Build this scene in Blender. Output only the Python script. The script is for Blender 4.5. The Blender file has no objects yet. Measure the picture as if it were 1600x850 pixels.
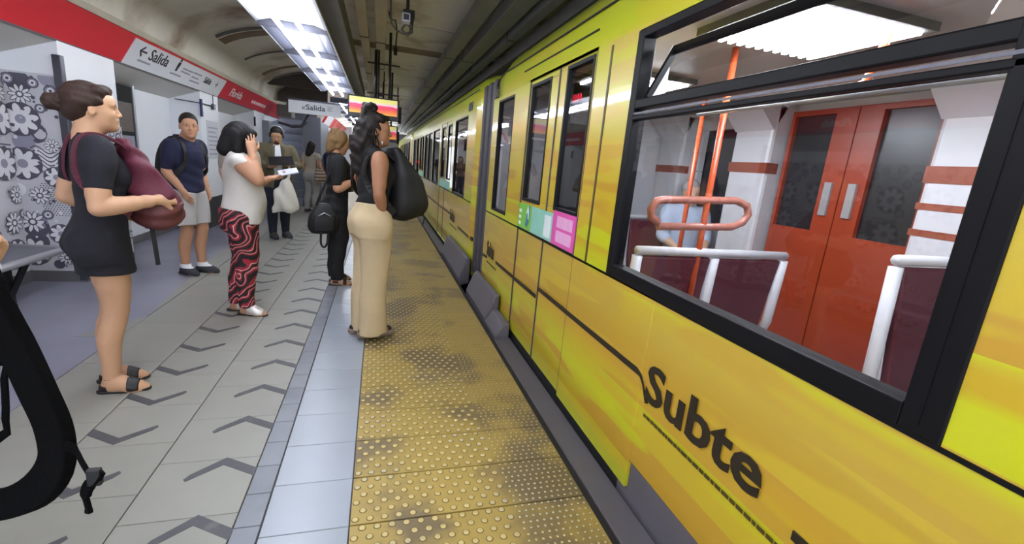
import bpy, bmesh, math, random
import numpy as np
from mathutils import Vector, Matrix
random.seed(7)
S = bpy.context.scene
COL = S.collection

# ------------------------------------------------------------------ camera, world, exposure
F_PX = 707.0
yaw, pit, rol = [math.radians(a) for a in (17.06, 13.03, -5.26)]
fw = Vector((math.sin(yaw)*math.cos(pit), math.cos(yaw)*math.cos(pit), -math.sin(pit)))
rt0 = Vector((math.cos(yaw), -math.sin(yaw), 0))
dn0 = fw.cross(rt0)
rt = rt0*math.cos(rol) + dn0*math.sin(rol)
up = -(-rt0*math.sin(rol) + dn0*math.cos(rol))
cd = bpy.data.cameras.new('camera'); cam = bpy.data.objects.new('camera', cd); COL.objects.link(cam)
cd.sensor_width = 36.0; cd.lens = 36.0*F_PX/1600.0; cd.clip_start = 0.02; cd.clip_end = 200
cam.matrix_world = Matrix(((rt.x, up.x, -fw.x, 0), (rt.y, up.y, -fw.y, 0), (rt.z, up.z, -fw.z, 1.45), (0, 0, 0, 1)))
S.camera = cam
W = bpy.data.worlds.new('world'); S.world = W; W.use_nodes = True
W.node_tree.nodes['Background'].inputs[0].default_value = (0.80, 0.86, 1.0, 1)
W.node_tree.nodes['Background'].inputs[1].default_value = 2.2
S.view_settings.view_transform = 'Standard'; S.view_settings.look = 'None'
S.view_settings.gamma = 1.0; S.view_settings.use_curve_mapping = False
S.view_settings.exposure = 0.7
S.cycles.use_denoising = True
S.cycles.max_bounces = 8; S.cycles.transparent_max_bounces = 16
TUBE = 24.0          # strength of the fluorescent tubes

# ------------------------------------------------------------------ helpers
def lin(c):
    return tuple((v/255/12.92 if v/255 <= .04045 else ((v/255+.055)/1.055)**2.4) for v in c)

def mat(name, rgb, rough=.6, metal=0., var=.08, vscale=6., bump=0., bscale=60., emit=None, es=0., spec=None, stretch=None, dirt=None, dscale=1.5, dlo=.5, dhi=.7, coat=0., rand=0.):
    m = bpy.data.materials.new(name); m.use_nodes = True
    nt = m.node_tree; N = nt.nodes; L = nt.links; b = N['Principled BSDF']
    col = lin(rgb)
    b.inputs['Roughness'].default_value = rough; b.inputs['Metallic'].default_value = metal
    if spec is not None: b.inputs['Specular IOR Level'].default_value = spec
    if coat: b.inputs['Coat Weight'].default_value = coat; b.inputs['Coat Roughness'].default_value = .1
    tc = N.new('ShaderNodeTexCoord'); mp = N.new('ShaderNodeMapping'); L.new(tc.outputs['Object'], mp.inputs[0])
    if stretch: mp.inputs['Scale'].default_value = stretch
    nz = N.new('ShaderNodeTexNoise'); nz.inputs['Scale'].default_value = vscale; nz.inputs['Detail'].default_value = 4
    L.new(mp.outputs[0], nz.inputs['Vector'])
    mx = N.new('ShaderNodeMix'); mx.data_type = 'RGBA'; L.new(nz.outputs['Fac'], mx.inputs['Factor'])
    mx.inputs['A'].default_value = tuple(max(0, c*(1-var*1.6)) for c in col)+(1,)
    mx.inputs['B'].default_value = tuple(min(1, c*(1+var*1.6)) for c in col)+(1,)
    out = mx.outputs['Result']
    if dirt:
        geo = N.new('ShaderNodeNewGeometry')
        dz = N.new('ShaderNodeTexNoise'); dz.inputs['Scale'].default_value = dscale; dz.inputs['Detail'].default_value = 5
        L.new(geo.outputs['Position'], dz.inputs['Vector'])
        rp = N.new('ShaderNodeMapRange'); rp.inputs[1].default_value = dlo; rp.inputs[2].default_value = dhi
        L.new(dz.outputs['Fac'], rp.inputs[0])
        m2 = N.new('ShaderNodeMix'); m2.data_type = 'RGBA'; L.new(rp.outputs[0], m2.inputs['Factor'])
        L.new(out, m2.inputs['A']); m2.inputs['B'].default_value = lin(dirt)+(1,); out = m2.outputs['Result']
    if rand:
        oi = N.new('ShaderNodeObjectInfo'); mr = N.new('ShaderNodeMapRange')
        mr.inputs[3].default_value = 1-rand; mr.inputs[4].default_value = 1+rand
        L.new(oi.outputs['Random'], mr.inputs[0])
        hs = N.new('ShaderNodeHueSaturation'); L.new(mr.outputs[0], hs.inputs['Value']); L.new(out, hs.inputs['Color']); out = hs.outputs[0]
    L.new(out, b.inputs['Base Color'])
    if bump:
        n2 = N.new('ShaderNodeTexNoise'); n2.inputs['Scale'].default_value = bscale; n2.inputs['Detail'].default_value = 3
        L.new(mp.outputs[0], n2.inputs['Vector'])
        bp = N.new('ShaderNodeBump'); bp.inputs['Strength'].default_value = bump; bp.inputs['Distance'].default_value = .01
        L.new(n2.outputs['Fac'], bp.inputs['Height']); L.new(bp.outputs[0], b.inputs['Normal'])
    if emit:
        b.inputs['Emission Color'].default_value = lin(emit)+(1,); b.inputs['Emission Strength'].default_value = es
    return m

class MB:
    def __init__(s): s.v = []; s.f = []; s.m = []
    def add(s, vs, fs, m=0):
        o = len(s.v); s.v += [tuple(v) for v in vs]; s.f += [tuple(i+o for i in f) for f in fs]; s.m += [m]*len(fs); return s
    def box(s, x0, x1, y0, y1, z0, z1, m=0):
        x0, x1 = sorted((x0, x1)); y0, y1 = sorted((y0, y1)); z0, z1 = sorted((z0, z1))
        return s.add([(x0,y0,z0),(x1,y0,z0),(x1,y1,z0),(x0,y1,z0),(x0,y0,z1),(x1,y0,z1),(x1,y1,z1),(x0,y1,z1)],
              [(0,3,2,1),(4,5,6,7),(0,1,5,4),(1,2,6,5),(2,3,7,6),(3,0,4,7)], m)
    def prism(s, poly, axis, a, b, m=0):
        n = len(poly)
        def P(p, t): return {'y': (p[0], t, p[1]), 'x': (t, p[0], p[1]), 'z': (p[0], p[1], t)}[axis]
        vs = [P(p, a) for p in poly]+[P(p, b) for p in poly]
        fs = [tuple(range(n)), tuple(range(2*n-1, n-1, -1))]+[(i, (i+1) % n, (i+1) % n+n, i+n) for i in range(n)]
        return s.add(vs, fs, m)
    def tube(s, pts, r, n=8, m=0, cap=True):
        pts = [Vector(p) for p in pts]; rings = []
        rr = r if isinstance(r, (list, tuple)) else [r]*len(pts)
        d0 = None; u = None
        for i, p in enumerate(pts):
            d = ((pts[min(i+1, len(pts)-1)]-pts[max(i-1, 0)])).normalized()
            if u is None: u = d.orthogonal().normalized()
            else: u = (u-d*u.dot(d)); u = u.normalized() if u.length > 1e-6 else d.orthogonal().normalized()
            w = d.cross(u)
            rings.append([p+(u*math.cos(2*math.pi*k/n)+w*math.sin(2*math.pi*k/n))*rr[i] for k in range(n)])
        vs = [v for R in rings for v in R]; fs = []
        for i in range(len(pts)-1):
            for k in range(n): fs.append((i*n+k, i*n+(k+1) % n, (i+1)*n+(k+1) % n, (i+1)*n+k))
        if cap: fs += [tuple(range(n-1, -1, -1)), tuple(range((len(pts)-1)*n, len(pts)*n))]
        return s.add(vs, fs, m)
    def ribbon(s, pts, w, t, nrm, m=0):
        """flat strap: width w across, thickness t along nrm (list or one vector)"""
        pts = [Vector(p) for p in pts]; vs = []; fs = []
        for i, p in enumerate(pts):
            d = (pts[min(i+1, len(pts)-1)]-pts[max(i-1, 0)]).normalized()
            n = Vector(nrm[i] if isinstance(nrm, list) else nrm); n = (n-d*n.dot(d)).normalized(); c = d.cross(n)
            ww = w[i] if isinstance(w, list) else w
            vs += [p+c*ww/2+n*t/2, p-c*ww/2+n*t/2, p-c*ww/2-n*t/2, p+c*ww/2-n*t/2]
        for i in range(len(pts)-1):
            for k in range(4): fs.append((i*4+k, i*4+(k+1) % 4, i*4+4+(k+1) % 4, i*4+4+k))
        e = (len(pts)-1)*4; fs += [(3,2,1,0), (e,e+1,e+2,e+3)]
        return s.add(vs, fs, m)
    def build(s, name, mats, parent=None, smooth=False, bevel=0., seg=2, loc=None):
        me = bpy.data.meshes.new(name); me.from_pydata([tuple(v) for v in s.v], [], s.f)
        mats = mats if isinstance(mats, (list, tuple)) else [mats]
        for q in mats: me.materials.append(q)
        if len(mats) > 1: me.polygons.foreach_set('material_index', s.m)
        bm = bmesh.new(); bm.from_mesh(me); bmesh.ops.recalc_face_normals(bm, faces=bm.faces); bm.to_mesh(me); bm.free()
        if smooth: me.polygons.foreach_set('use_smooth', [True]*len(me.polygons))
        me.update()
        o = bpy.data.objects.new(name, me); COL.objects.link(o)
        if parent: o.parent = parent
        if loc: o.location = loc
        if bevel:
            md = o.modifiers.new('bevel', 'BEVEL'); md.width = bevel; md.segments = seg; md.limit_method = 'ANGLE'
        if smooth and bevel == 0 and smooth == 'edge':
            pass
        return o

def tag(o, label=None, cat=None, group=None, kind=None):
    if label: o['label'] = label
    if cat: o['category'] = cat
    if group: o['group'] = group
    if kind: o['kind'] = kind
    return o
def empty(name, loc=(0,0,0), rz=0.):
    o = bpy.data.objects.new(name, None); COL.objects.link(o); o.location = loc; o.rotation_euler = (0,0,rz); o.empty_display_size = .1; return o
def copy_mesh(o, parent=None, loc=None):
    c = o.copy(); COL.objects.link(c)
    if parent: c.parent = parent
    if loc is not None: c.location = loc
    return c
def struct(o): o['kind'] = 'structure'; return o

def text(name, body, size, m, origin, right, upv, parent=None, ext=.0015, align='LEFT', shear=0., sx=1., bold=0.):
    c = bpy.data.curves.new(name, 'FONT'); c.body = body; c.size = size; c.extrude = ext; c.align_x = align; c.shear = shear; c.offset = bold; c.resolution_u = 3
    t = bpy.data.objects.new(name+'_c', c); COL.objects.link(t)
    dg = bpy.context.evaluated_depsgraph_get(); me = bpy.data.meshes.new_from_object(t.evaluated_get(dg))
    bpy.data.objects.remove(t); bpy.data.curves.remove(c)
    me.name = name; me.materials.clear(); me.materials.append(m)
    o = bpy.data.objects.new(name, me); COL.objects.link(o)
    r = Vector(right).normalized(); u = Vector(upv); u = (u-r*u.dot(r)).normalized(); n = r.cross(u); og = Vector(origin)
    M = Matrix(((r.x*sx, u.x, n.x, og.x), (r.y*sx, u.y, n.y, og.y), (r.z*sx, u.z, n.z, og.z), (0,0,0,1)))
    me.transform(M)
    if parent: o.parent = parent
    return o

# ------------------------------------------------------------------ materials of the place
M = {}
M['cream'] = mat('cream floor tile', (142,141,132), .42, var=.04, vscale=5, bump=.03, rand=.035, dirt=(136,134,126), dscale=2.2, dlo=.5, dhi=.85)
M['blue'] = mat('pale blue floor tile', (144,150,157), .30, var=.03, vscale=4, rand=.03, dirt=(134,140,148), dscale=1.7, dlo=.5, dhi=.9)
M['border'] = mat('grey border tile', (121,124,131), .38, var=.06, vscale=7, rand=.07, dirt=(102,104,112), dscale=3, dlo=.5, dhi=.75)
M['joint'] = mat('floor joint grout', (72,70,68), .8, var=.1, vscale=20)
M['greyfloor'] = mat('dark grey floor', (133,133,147), .33, var=.06, vscale=2.5, dirt=(116,116,130), dscale=1.1, dlo=.45, dhi=.7)
M['arrow'] = mat('dark grey floor paint', (74,74,77), .5, var=.08, vscale=30, dirt=(104,103,100), dscale=9, dlo=.55, dhi=.8)
M['tact'] = mat('yellow tactile tile', (160,137,72), .45, var=.06, vscale=12, dirt=(112,98,70), dscale=1.8, dlo=.49, dhi=.58, rand=.04, bump=.1, bscale=180)
M['domet'] = mat('worn dome top', (185,166,108), .4, var=.08, vscale=30, dirt=(176,166,138), dscale=2.0, dlo=.5, dhi=.62)
M['domed'] = mat('dirty dome foot', (104,84,40), .6, var=.1, vscale=30, dirt=(84,72,54), dscale=2.0, dlo=.5, dhi=.62)
M['rubber'] = mat('black rubber', (22,22,24), .7, var=.2)
M['black'] = mat('black paint', (9,9,11), .35, var=.2)
M['blackm'] = mat('matt black', (18,18,19), .8, var=.2)
M['white'] = mat('white wall panel', (236,238,244), .45, var=.02, vscale=2)
M['wall'] = mat('white plaster', (234,236,242), .55, var=.03, vscale=2)
M['soffit'] = mat('grey soffit', (206,204,200), .6, var=.05, vscale=2)
M['skirt'] = mat('dark skirting', (58,58,64), .5, var=.1)
M['skirtg'] = mat('grey skirting', (104,102,106), .5, var=.1)
M['red'] = mat('red sign band', (214,42,56), .35, var=.04, vscale=2)
M['signw'] = mat('white sign face', (222,224,230), .4, var=.02)
M['txt'] = mat('black lettering', (36,36,52), .5)
M['txtg'] = mat('grey lettering', (158,160,176), .5)
M['txtw'] = mat('white lettering', (244,228,230), .5)
M['vault'] = mat('stained vault concrete', (222,217,204), .8, var=.12, vscale=1.1, bump=.25, bscale=5, dirt=(128,98,62), dscale=1.0, dlo=.50, dhi=.72)
M['rib'] = mat('stained brown rib', (128,110,86), .8, var=.2, vscale=4)
M['pipe'] = mat('grey conduit', (118,117,113), .6, var=.12, vscale=3)
M['pipel'] = mat('pale conduit', (190,182,164), .6, var=.12, vscale=3)
M['piped'] = mat('dark cable tray', (92,89,84), .7, var=.15, vscale=3)
M['iron'] = mat('black iron', (26,23,21), .6, var=.2)
M['steel'] = mat('brushed steel', (180,182,188), .3, metal=.5, var=.08, vscale=8, stretch=(1,20,1))
M['steeld'] = mat('dark steel', (84,84,92), .35, metal=.7, var=.1)
M['fix'] = mat('white light housing', (226,228,238), .4, var=.02)
M['refl'] = mat('darkened lavender reflector', (92,94,108), .45, var=.03)
M['tube'] = mat('lit fluorescent tube', (255,255,255), .4, emit=(238,244,255), es=TUBE)
M['dark'] = mat('tunnel concrete', (80,78,74), .9, var=.25, vscale=1.2, bump=.3, bscale=4)
M['ballast'] = mat('track bed', (30,28,26), .9, var=.3, vscale=12, bump=.5, bscale=30)
M['stair'] = mat('grey stair', (128,134,144), .5, var=.08)
M['staird'] = mat('grey stair wall', (104,108,118), .5, var=.05)

# ------------------------------------------------------------------ floor
YF = 26.0
floor = MB()
floor.box(-3.2, -1.79, -2.0, YF, -.25, 0.0)
floor.box(-1.79, .94, -2.0, YF, -.25, -.008, 1)
floor = struct(floor.build('floor', [M['greyfloor'], M['joint']]))
def tile_mesh(name, w, l, m, t=.010, g=.002, b=.002):
    mb = MB(); x, y = w/2-g, l/2-g
    vs = [(-x,-y,-t),(x,-y,-t),(x,y,-t),(-x,y,-t),(-x,-y,-b),(x,-y,-b),(x,y,-b),(-x,y,-b),(-x+b,-y+b,0),(x-b,-y+b,0),(x-b,y-b,0),(-x+b,y-b,0)]
    fs = [(0,1,5,4),(1,2,6,5),(2,3,7,6),(3,0,4,7),(4,5,9,8),(5,6,10,9),(6,7,11,10),(7,4,8,11),(8,9,10,11)]
    return mb.add(vs, fs).build(name, m, floor)
def row(name, xc, w, m, y0, dy, k0, k1, g=.002):
    first = None
    for k in range(k0, k1):
        y = y0+dy*k
        if first is None: first = tile_mesh(name, w, dy, m, g=g); o = first
        else: o = copy_mesh(first, floor)
        o.location = (xc, y+dy/2, 0)
row('floor_tile', -1.131, .406, M['cream'], 1.94, .367, -7, 38, g=.0012)
row('floor_tile', -.72, .412, M['cream'], 2.133, .367, -7, 38, g=.0014)
row('floor_tile', -1.562, .452, M['cream'], 1.80, .734, -4, 19, g=.001)
row('border_tile', -.463, .098, M['border'], 1.68, .1865, -13, 74, g=.0018)
row('pale_tile', -.248, .326, M['blue'], 1.615, .2875, -10, 48, g=.0016)
# triangular pale inlay in the grey floor, rest of far floor strip
ob = MB().prism([(-2.06,3.74),(-1.78,3.72),(-1.78,4.17)], 'z', -.004, .0015).build('inlay_tile', M['cream'], floor)
o = MB().prism([(-2.02,6.6),(-1.79,4.15),(-1.79,14.),(-2.1,14.)], 'z', -.004, .0012).build('inlay_tile', M['cream'], floor)
# painted chevrons: two rows, one pointing each way
def chevron(name, m):
    out = []
    for sgn in (1, -1):
        mb = MB(); x0, xt, x1, d, w = (-.122, -.002, .145, .098, .056)
        lo = [(x0, -d), (xt, 0), (x1, -d)]
        poly = [(x0, -d-w*.5), (x0-.012, -d-w*.2), (x0+.004, -d+w*.35), (xt, w*.5), (x1, -d+w*.5), (x1, -d-w*.5), (xt, -w*.5)]
        if sgn < 0: poly = [(-x, -y) for x, y in poly]
        out.append(mb.prism(poly, 'z', -.0005, .0012).build(name, m, floor))
    return out
ca, cb = chevron('arrow_marking', M['arrow'])
for k in range(-2, 36):
    o = ca if k == -2 else copy_mesh(ca, floor); o.location = (-.655, 2.115+.3665*k, 0)
    o = cb if k == -2 else copy_mesh(cb, floor); o.location = (-1.185, 2.345+.362*k, 0)
# tactile tiles with domes
def dome(mb, cx, cy, r, h, n):
    v0 = len(mb.v); vs = []
    for rr, z in ((r*1.3, .0002), (r, h*.45), (r*.62, h)):
        vs += [(cx+rr*math.cos(2*math.pi*k/n), cy+rr*math.sin(2*math.pi*k/n), z) for k in range(n)]
    f1 = [(k, (k+1) % n, n+(k+1) % n, n+k) for k in range(n)]
    f2 = [(n+k, n+(k+1) % n, 2*n+(k+1) % n, 2*n+k) for k in range(n)]+[tuple(range(2*n, 3*n))]
    mb.add(vs, f1, 1); 
    mb.f += [tuple(i+v0 for i in f) for f in f2]; mb.m += [2]*len(f2)
TL = .2875
def tactile():
    mb = MB(); x0, x1, y = -.081, .940, TL/2-.0042
    mb.add([(x0,-y,-.01),(x1,-y,-.01),(x1,y,-.01),(x0,y,-.01),(x0,-y,0),(x1,-y,0),(x1,y,0),(x0,y,0)], [(0,1,5,4),(1,2,6,5),(2,3,7,6),(3,0,4,7),(4,5,6,7)])
    for r in range(6):
        yy = -y+TL/12+r*TL/6
        for c in range(12):
            xx = x0+.018+c*.0575+(.02875 if r % 2 else 0)
            if xx < .595: dome(mb, xx, yy, .0125, .0048, 8)
    for r in range(9):
        yy = -y+TL/18+r*TL/9
        for c in range(11):
            xx = .612+c*.0308+(.004 if r % 2 else -.004)
            if xx < .932: dome(mb, xx, yy, .0068, .003, 5)
    return mb.build('tactile_tile', [M['tact'], M['domed'], M['domet']], floor)
t0 = tactile()
for k in range(-8, 42):
    o = t0 if k == -8 else copy_mesh(t0, floor); o.location = (0, 1.615+TL*(k+.5), 0)
MB().box(-.081, .94, 1.615+TL*42, YF, -.006, .001).build('far_tactile_strip', M['tact'], floor)
MB().box(.941, .972, -2, YF, -.09, -.002).build('edge_strip', M['rubber'], floor)
struct(MB().box(-3.2, .93, -2, YF, -1.15, -.26).build('wall_platform', M['dark']))
struct(MB().box(.9, 5.2, -3, 60, -1.3, -1.14).build('floor_track', M['ballast']))

# ------------------------------------------------------------------ left wall: recessed back wall, columns, soffit
XB = -3.12; XC = -2.70
bw = MB().box(XB-.2, XB, -3, 12.6, 0, 2.4); struct(bw.build('wall_left', M['wall']))
struct(MB().box(XB, XB+.02, -3, 12.6, 0, .10).build('baseboard_left', M['skirtg']))
MB_s = MB().prism([(-2.715,2.15),(XB,2.0),(XB,2.44),(-2.715,2.44)], 'y', -3, 14.6); struct(MB_s.build('ceiling_soffit', M['soffit']))
COLS = [(1.87,2.77),(5.2,6.1),(8.54,9.37),(11.8,12.75)]
where = ['outside the frame on the left', 'behind the woman in the navy dress', 'behind the young man in shorts', 'behind the woman in the white blouse']
cols = []
for i, (a, b) in enumerate(COLS):
    c = empty('column', (XC, (a+b)/2, 0))
    MB().box(XB-XC-.02, 0, a-(a+b)/2, b-(a+b)/2, 0, 2.16).build('shaft', M['white'], c, bevel=.004)
    MB().box(XB-XC, .012, a-(a+b)/2-.012, b-(a+b)/2+.012, 0, .10 if i < 2 else .50).build('skirting', M['skirtg'] if i < 2 else M['skirt'], c)
    tag(c, 'white square column '+where[i], 'column', 'columns along the left wall'); cols.append(c)
# flower print panels on the column by the woman
M['art_bg'] = mat('printed panel ground', (200,200,206), .35, var=.04)
M['art_w'] = mat('printed white', (226,226,230), .35, var=.02)
M['art_g'] = mat('printed grey', (150,148,166), .35, var=.03)
M['art_d'] = mat('printed dark', (86,84,98), .35, var=.05)
def flowers(name, w, h, place, parent, seed, n):
    """printed flower pattern on a panel, w wide, h high; place(u, v, lift) gives the 3D point"""
    rnd = random.Random(seed); mb = MB(); lift = [.0]
    def disc(u, v, r, m, e=1., rot=0., k=14):
        lift[0] += .000012
        pts = []
        for i in range(k):
            a = 2*math.pi*i/k; x, y = r*math.cos(a), r*e*math.sin(a)
            pts.append((u+x*math.cos(rot)-y*math.sin(rot), v+x*math.sin(rot)+y*math.cos(rot)))
        pts = [(min(max(p[0], 0), w), min(max(p[1], 0), h)) for p in pts]
        mb.add([place(p[0], p[1], .0012+lift[0]) for p in pts], [tuple(range(k))], m)
    def flower(u, v, R, kind):
        if kind == 0:
            disc(u, v, R*1.12, 2)
            for i in range(8): a = i*math.pi/4+.2; disc(u+R*.62*math.cos(a), v+R*.62*math.sin(a), R*.40, 0, .55, a)
            disc(u, v, R*.30, 1)
        elif kind == 1:
            for i in range(10): a = i*math.pi/5; disc(u+R*.62*math.cos(a), v+R*.62*math.sin(a), R*.42, 2, .5, a)
            for i in range(10): a = i*math.pi/5; disc(u+R*.62*math.cos(a), v+R*.62*math.sin(a), R*.34, 0, .4, a)
            disc(u, v, R*.34, 2); disc(u, v, R*.2, 0)
        else:
            disc(u, v, R, 2); disc(u, v, R*.75, 1); disc(u, v, R*.5, 0); disc(u, v, R*.25, 2)
    for _ in range(26): disc(rnd.uniform(0, w), rnd.uniform(0, h), rnd.uniform(.03, .10), rnd.choice((0, 1, 1, 2, 3)))
    for j in range(9):                                        # wavy ribbons
        b = h*.55+j*.018; pl = []
        for i in range(13):
            u = w*(.35+.65*i/12); v = b+.03*math.sin(i*.7+.2)
            pl.append((u, v))
        if j % 2 == 0:
            vs = [place(u, min(v, h), .0020+.00001*j) for u, v in pl]+[place(u, min(v+.012, h), .0020+.00001*j) for u, v in reversed(pl)]
            mb.add(vs, [tuple(range(len(vs)))], 2)
    lift[0] = .001
    for r in range(16):                                       # halftone dots
        for q in range(11):
            u = w*.45+q*.022+(.011 if r % 2 else 0); v = h*.30+r*.019
            if u < w-.01: disc(u, v, .0062, 2, k=6)
    big = [(.12,.90,.085,1),(.10,.78,.13,0),(.07,.56,.13,0),(.30,.50,.085,0),(.16,.40,.08,1),(.30,.66,.06,1),(.34,.93,.05,2),(.22,.96,.045,2),(.05,.97,.05,2),(.42,.88,.045,2),
           (.08,.26,.10,1),(.28,.20,.085,0),(.06,.10,.12,0),(.30,.07,.07,1),(.20,.30,.045,2),(.40,.15,.05,2),(.42,.70,.05,2),(.25,.84,.04,2)]
    for x in range(int(math.ceil(w/.45))):
        for (u, v, R, k) in big:
            uu = u+x*.45
            if uu-R*.6 < w: flower(uu, v*h, R, k)
    for _ in range(n): disc(rnd.uniform(0, w), rnd.uniform(0, h), rnd.uniform(.008, .016), rnd.choice((2, 3, 2, 0)))
    o = mb.build(name, [M['art_w'], M['art_g'], M['art_d'], M['art_bg']], parent); return o
c1 = cols[1]; yc = (COLS[1][0]+COLS[1][1])/2; y0 = COLS[1][0]-yc
MB().box(XB-XC, -.03, y0-.012, y0, .11, 1.87).build('flower_panel', M['art_bg'], c1)
flowers('flower_print', .39, 1.74, lambda u, v, l: (XB-XC+u, y0-.012-l, .115+v), c1, 3, 60)
fp = empty('wall_print_panel', (XB, 4.0, 0))
MB().box(.002, .012, -1.3, 1.185, .11, 1.86).build('panel', M['art_bg'], fp)
flowers('flower_print', 2.45, 1.72, lambda u, v, l: (.012+l, -1.28+u, .125+v), fp, 11, 160)
tag(fp, 'black and white flower print panel on the recessed wall behind the bench', 'wall panel')
MB().box(0, .012, y0, -y0, .11, 1.49).build('flower_panel', M['art_bg'], c1)
flowers('flower_print', .88, 1.36, lambda u, v, l: (.012+l, y0+.01+u, .115+v), c1, 5, 60)
MB().box(-.035, .03, y0-.035, y0+.02, .02, 2.04).build('corner_post', M['steeld'], c1, bevel=.006)
# things on the walls
d = empty('poster_case', (XB+.012, 6.95, 0))
MB().box(.0, .06, -.32, .30, .35, 2.0).build('case', M['blackm'], d, bevel=.01)
M['post1'] = mat('brown poster', (96,84,80), .4, var=.3, vscale=9, stretch=(1,1,6))
MB().box(.06, .064, -.28, .26, 1.45, 1.80).build('upper_poster', M['post1'], d)
MB().box(.06, .064, -.28, .26, .55, 1.40).build('lower_poster', M['art_g'], d)
MB().box(.0, .075, .30, .335, .30, 2.02).build('edge_strip', M['steel'], d, bevel=.004)
tag(d, 'dark narrow poster case with steel edge on the wall left of the shorts man', 'poster case')
M['paper'] = mat('pale notice print', (206,206,214), .5, var=.06, vscale=14)
d = empty('wall_notice', (XC, 8.98, 0))
MB().box(0, .012, -.24, .30, 1.14, 1.74).build('board', M['paper'], d, bevel=.002)
for k in range(7): MB().box(.012, .0128, -.20, .26-.05*(k % 3), 1.20+k*.07, 1.225+k*.07).build('text_line', M['txtg'], d)
tag(d, 'pale framed notice on the column beside the shorts man', 'notice')
M['blueb'] = mat('dark blue bracket', (44,46,104), .4)
d = empty('sign_bracket', (XC, 8.53, 0))
MB().box(0, .03, -.03, .02, 1.78, 2.04).build('post', M['blueb'], d, bevel=.003)
MB().tube([(-.32,-.05,2.0),(.02,-.02,1.98),(.03,.50,1.98)], .008, 6).build('rod', M['steeld'], d)
MB().box(.01, .05, .47, .56, 1.93, 2.02).build('clamp', M['steeld'], d, bevel=.004)
MB().tube([(.03,.5,1.98),(.03,.5,2.16)], .008, 6).build('hanger', M['steeld'], d)
tag(d, 'dark blue upright bracket with thin rod above the shorts man', 'bracket')
d = MB().box(-.0, .03, -.025, .025, 1.82, 2.02).build('wall_hook', M['black'], loc=(XC, 11.78, 0), bevel=.003)
tag(d, 'small black upright bar on the column over the white blouse woman', 'bracket')
# tilted red fascia with signs
FB = Vector((-2.70, 0, 2.17)); FT = Vector((-2.53, 0, 2.46)); fu = (FT-FB).normalized(); fn = Vector((fu.z, 0, -fu.x))
def fz(t, l=0.): return (FB.x+(FT.x-FB.x)*t+fn.x*l, FB.z+(FT.z-FB.z)*t+fn.z*l)
def fascia(y0, y1, name, label):
    r = empty(name, (0, y0, 0))
    a, b = fz(0), fz(1); c, e = fz(1, -.05), fz(0, -.05)
    MB().prism([a, b, c, e], 'y', 0, y1-y0).build('red_board', M['red'], r)
    a, b = fz(-.06, .004), fz(0, .004); c, e = fz(0, -.05), fz(-.06, -.05)
    MB().prism([a, b, c, e], 'y', 0, y1-y0).build('lower_trim', M['skirtg'], r)
    tag(r, label, 'sign band'); return r
band = fascia(-2, 14.5, 'sign_band', 'long red sign band running above the left wall and columns')
def panel(par, ya, yb, t0, t1, m, name, l=.006):
    a, b = fz(t0, l), fz(t1, l); c, e = fz(t1, 0), fz(t0, 0); return MB().prism([a, b, c, e], 'y', ya, yb).build(name, m, par)
def ftext(par, body, size, m, y, t, sx=1., l=.008, **k):
    x, z = fz(t, l); return text('lettering', body, size, m, (x, y, z), (0, 1, 0), fu, par, sx=sx, **k)
panel(band, 6.25+2, 9.35+2, .0, .93, M['signw'], 'white_panel')
ftext(band, '←', .20, M['txt'], 6.42+2, .42, 1.1, bold=.002); ftext(band, 'Salida', .20, M['txt'], 6.68+2, .42, 1.1, bold=.002)
# small figure sign after the word
def stick(par, y, t, s, m):
    x, z = fz(t, .008); b = Vector((x, y, z)); R = Vector((0, 1, 0)); mb = MB()
    def q(u0, u1, v0, v1): mb.add([b+R*u0*s+fu*v0*s, b+R*u1*s+fu*v0*s, b+R*u1*s+fu*v1*s, b+R*u0*s+fu*v1*s, b+R*u0*s+fu*v0*s+fn*.002, b+R*u1*s+fu*v0*s+fn*.002, b+R*u1*s+fu*v1*s+fn*.002, b+R*u0*s+fu*v1*s+fn*.002], [(0,1,2,3),(4,5,6,7),(0,1,5,4),(1,2,6,5),(2,3,7,6),(3,0,4,7)])
    q(-.12,.12,.78,1.); q(-.2,.2,.35,.72); q(-.15,-.03,0,.35); q(.03,.15,0,.35); return mb.build('figure_sign', m, par)
stick(band, 7.46+2, .42, .18, M['txt'])
for yy, t, wd in ((7.62, .60, .36), (7.62, .46, .30), (6.50, .24, .30), (7.35, .24, .34), (8.0, .62, .30), (8.0, .24, .36), (8.0, .42, .26)):
    panel(band, yy+2, yy+wd+2, t, t+.07, M['txtg'], 'small_print', .0075)
ftext(band, 'Salida', .14, M['txt'], 8.46+2, .42, .95, bold=.001); ftext(band, '→', .14, M['txt'], 8.95+2, .42, .9)
ftext(band, 'Florida', .21, M['txtw'], 9.80+2, .30, 1.25, bold=.003)
panel(band, 11.3+2, 12.5+2, .36, .56, M['txtw'], 'small_print'); 
for k in range(6): panel(band, 11.4+.18*k+2, 11.44+.18*k+2, .36, .56, M['red'], 'small_print', .008)
ftext(band, 'Florida', .13, M['txtw'], 4.02+2, .22, 1., bold=.002)
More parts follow.
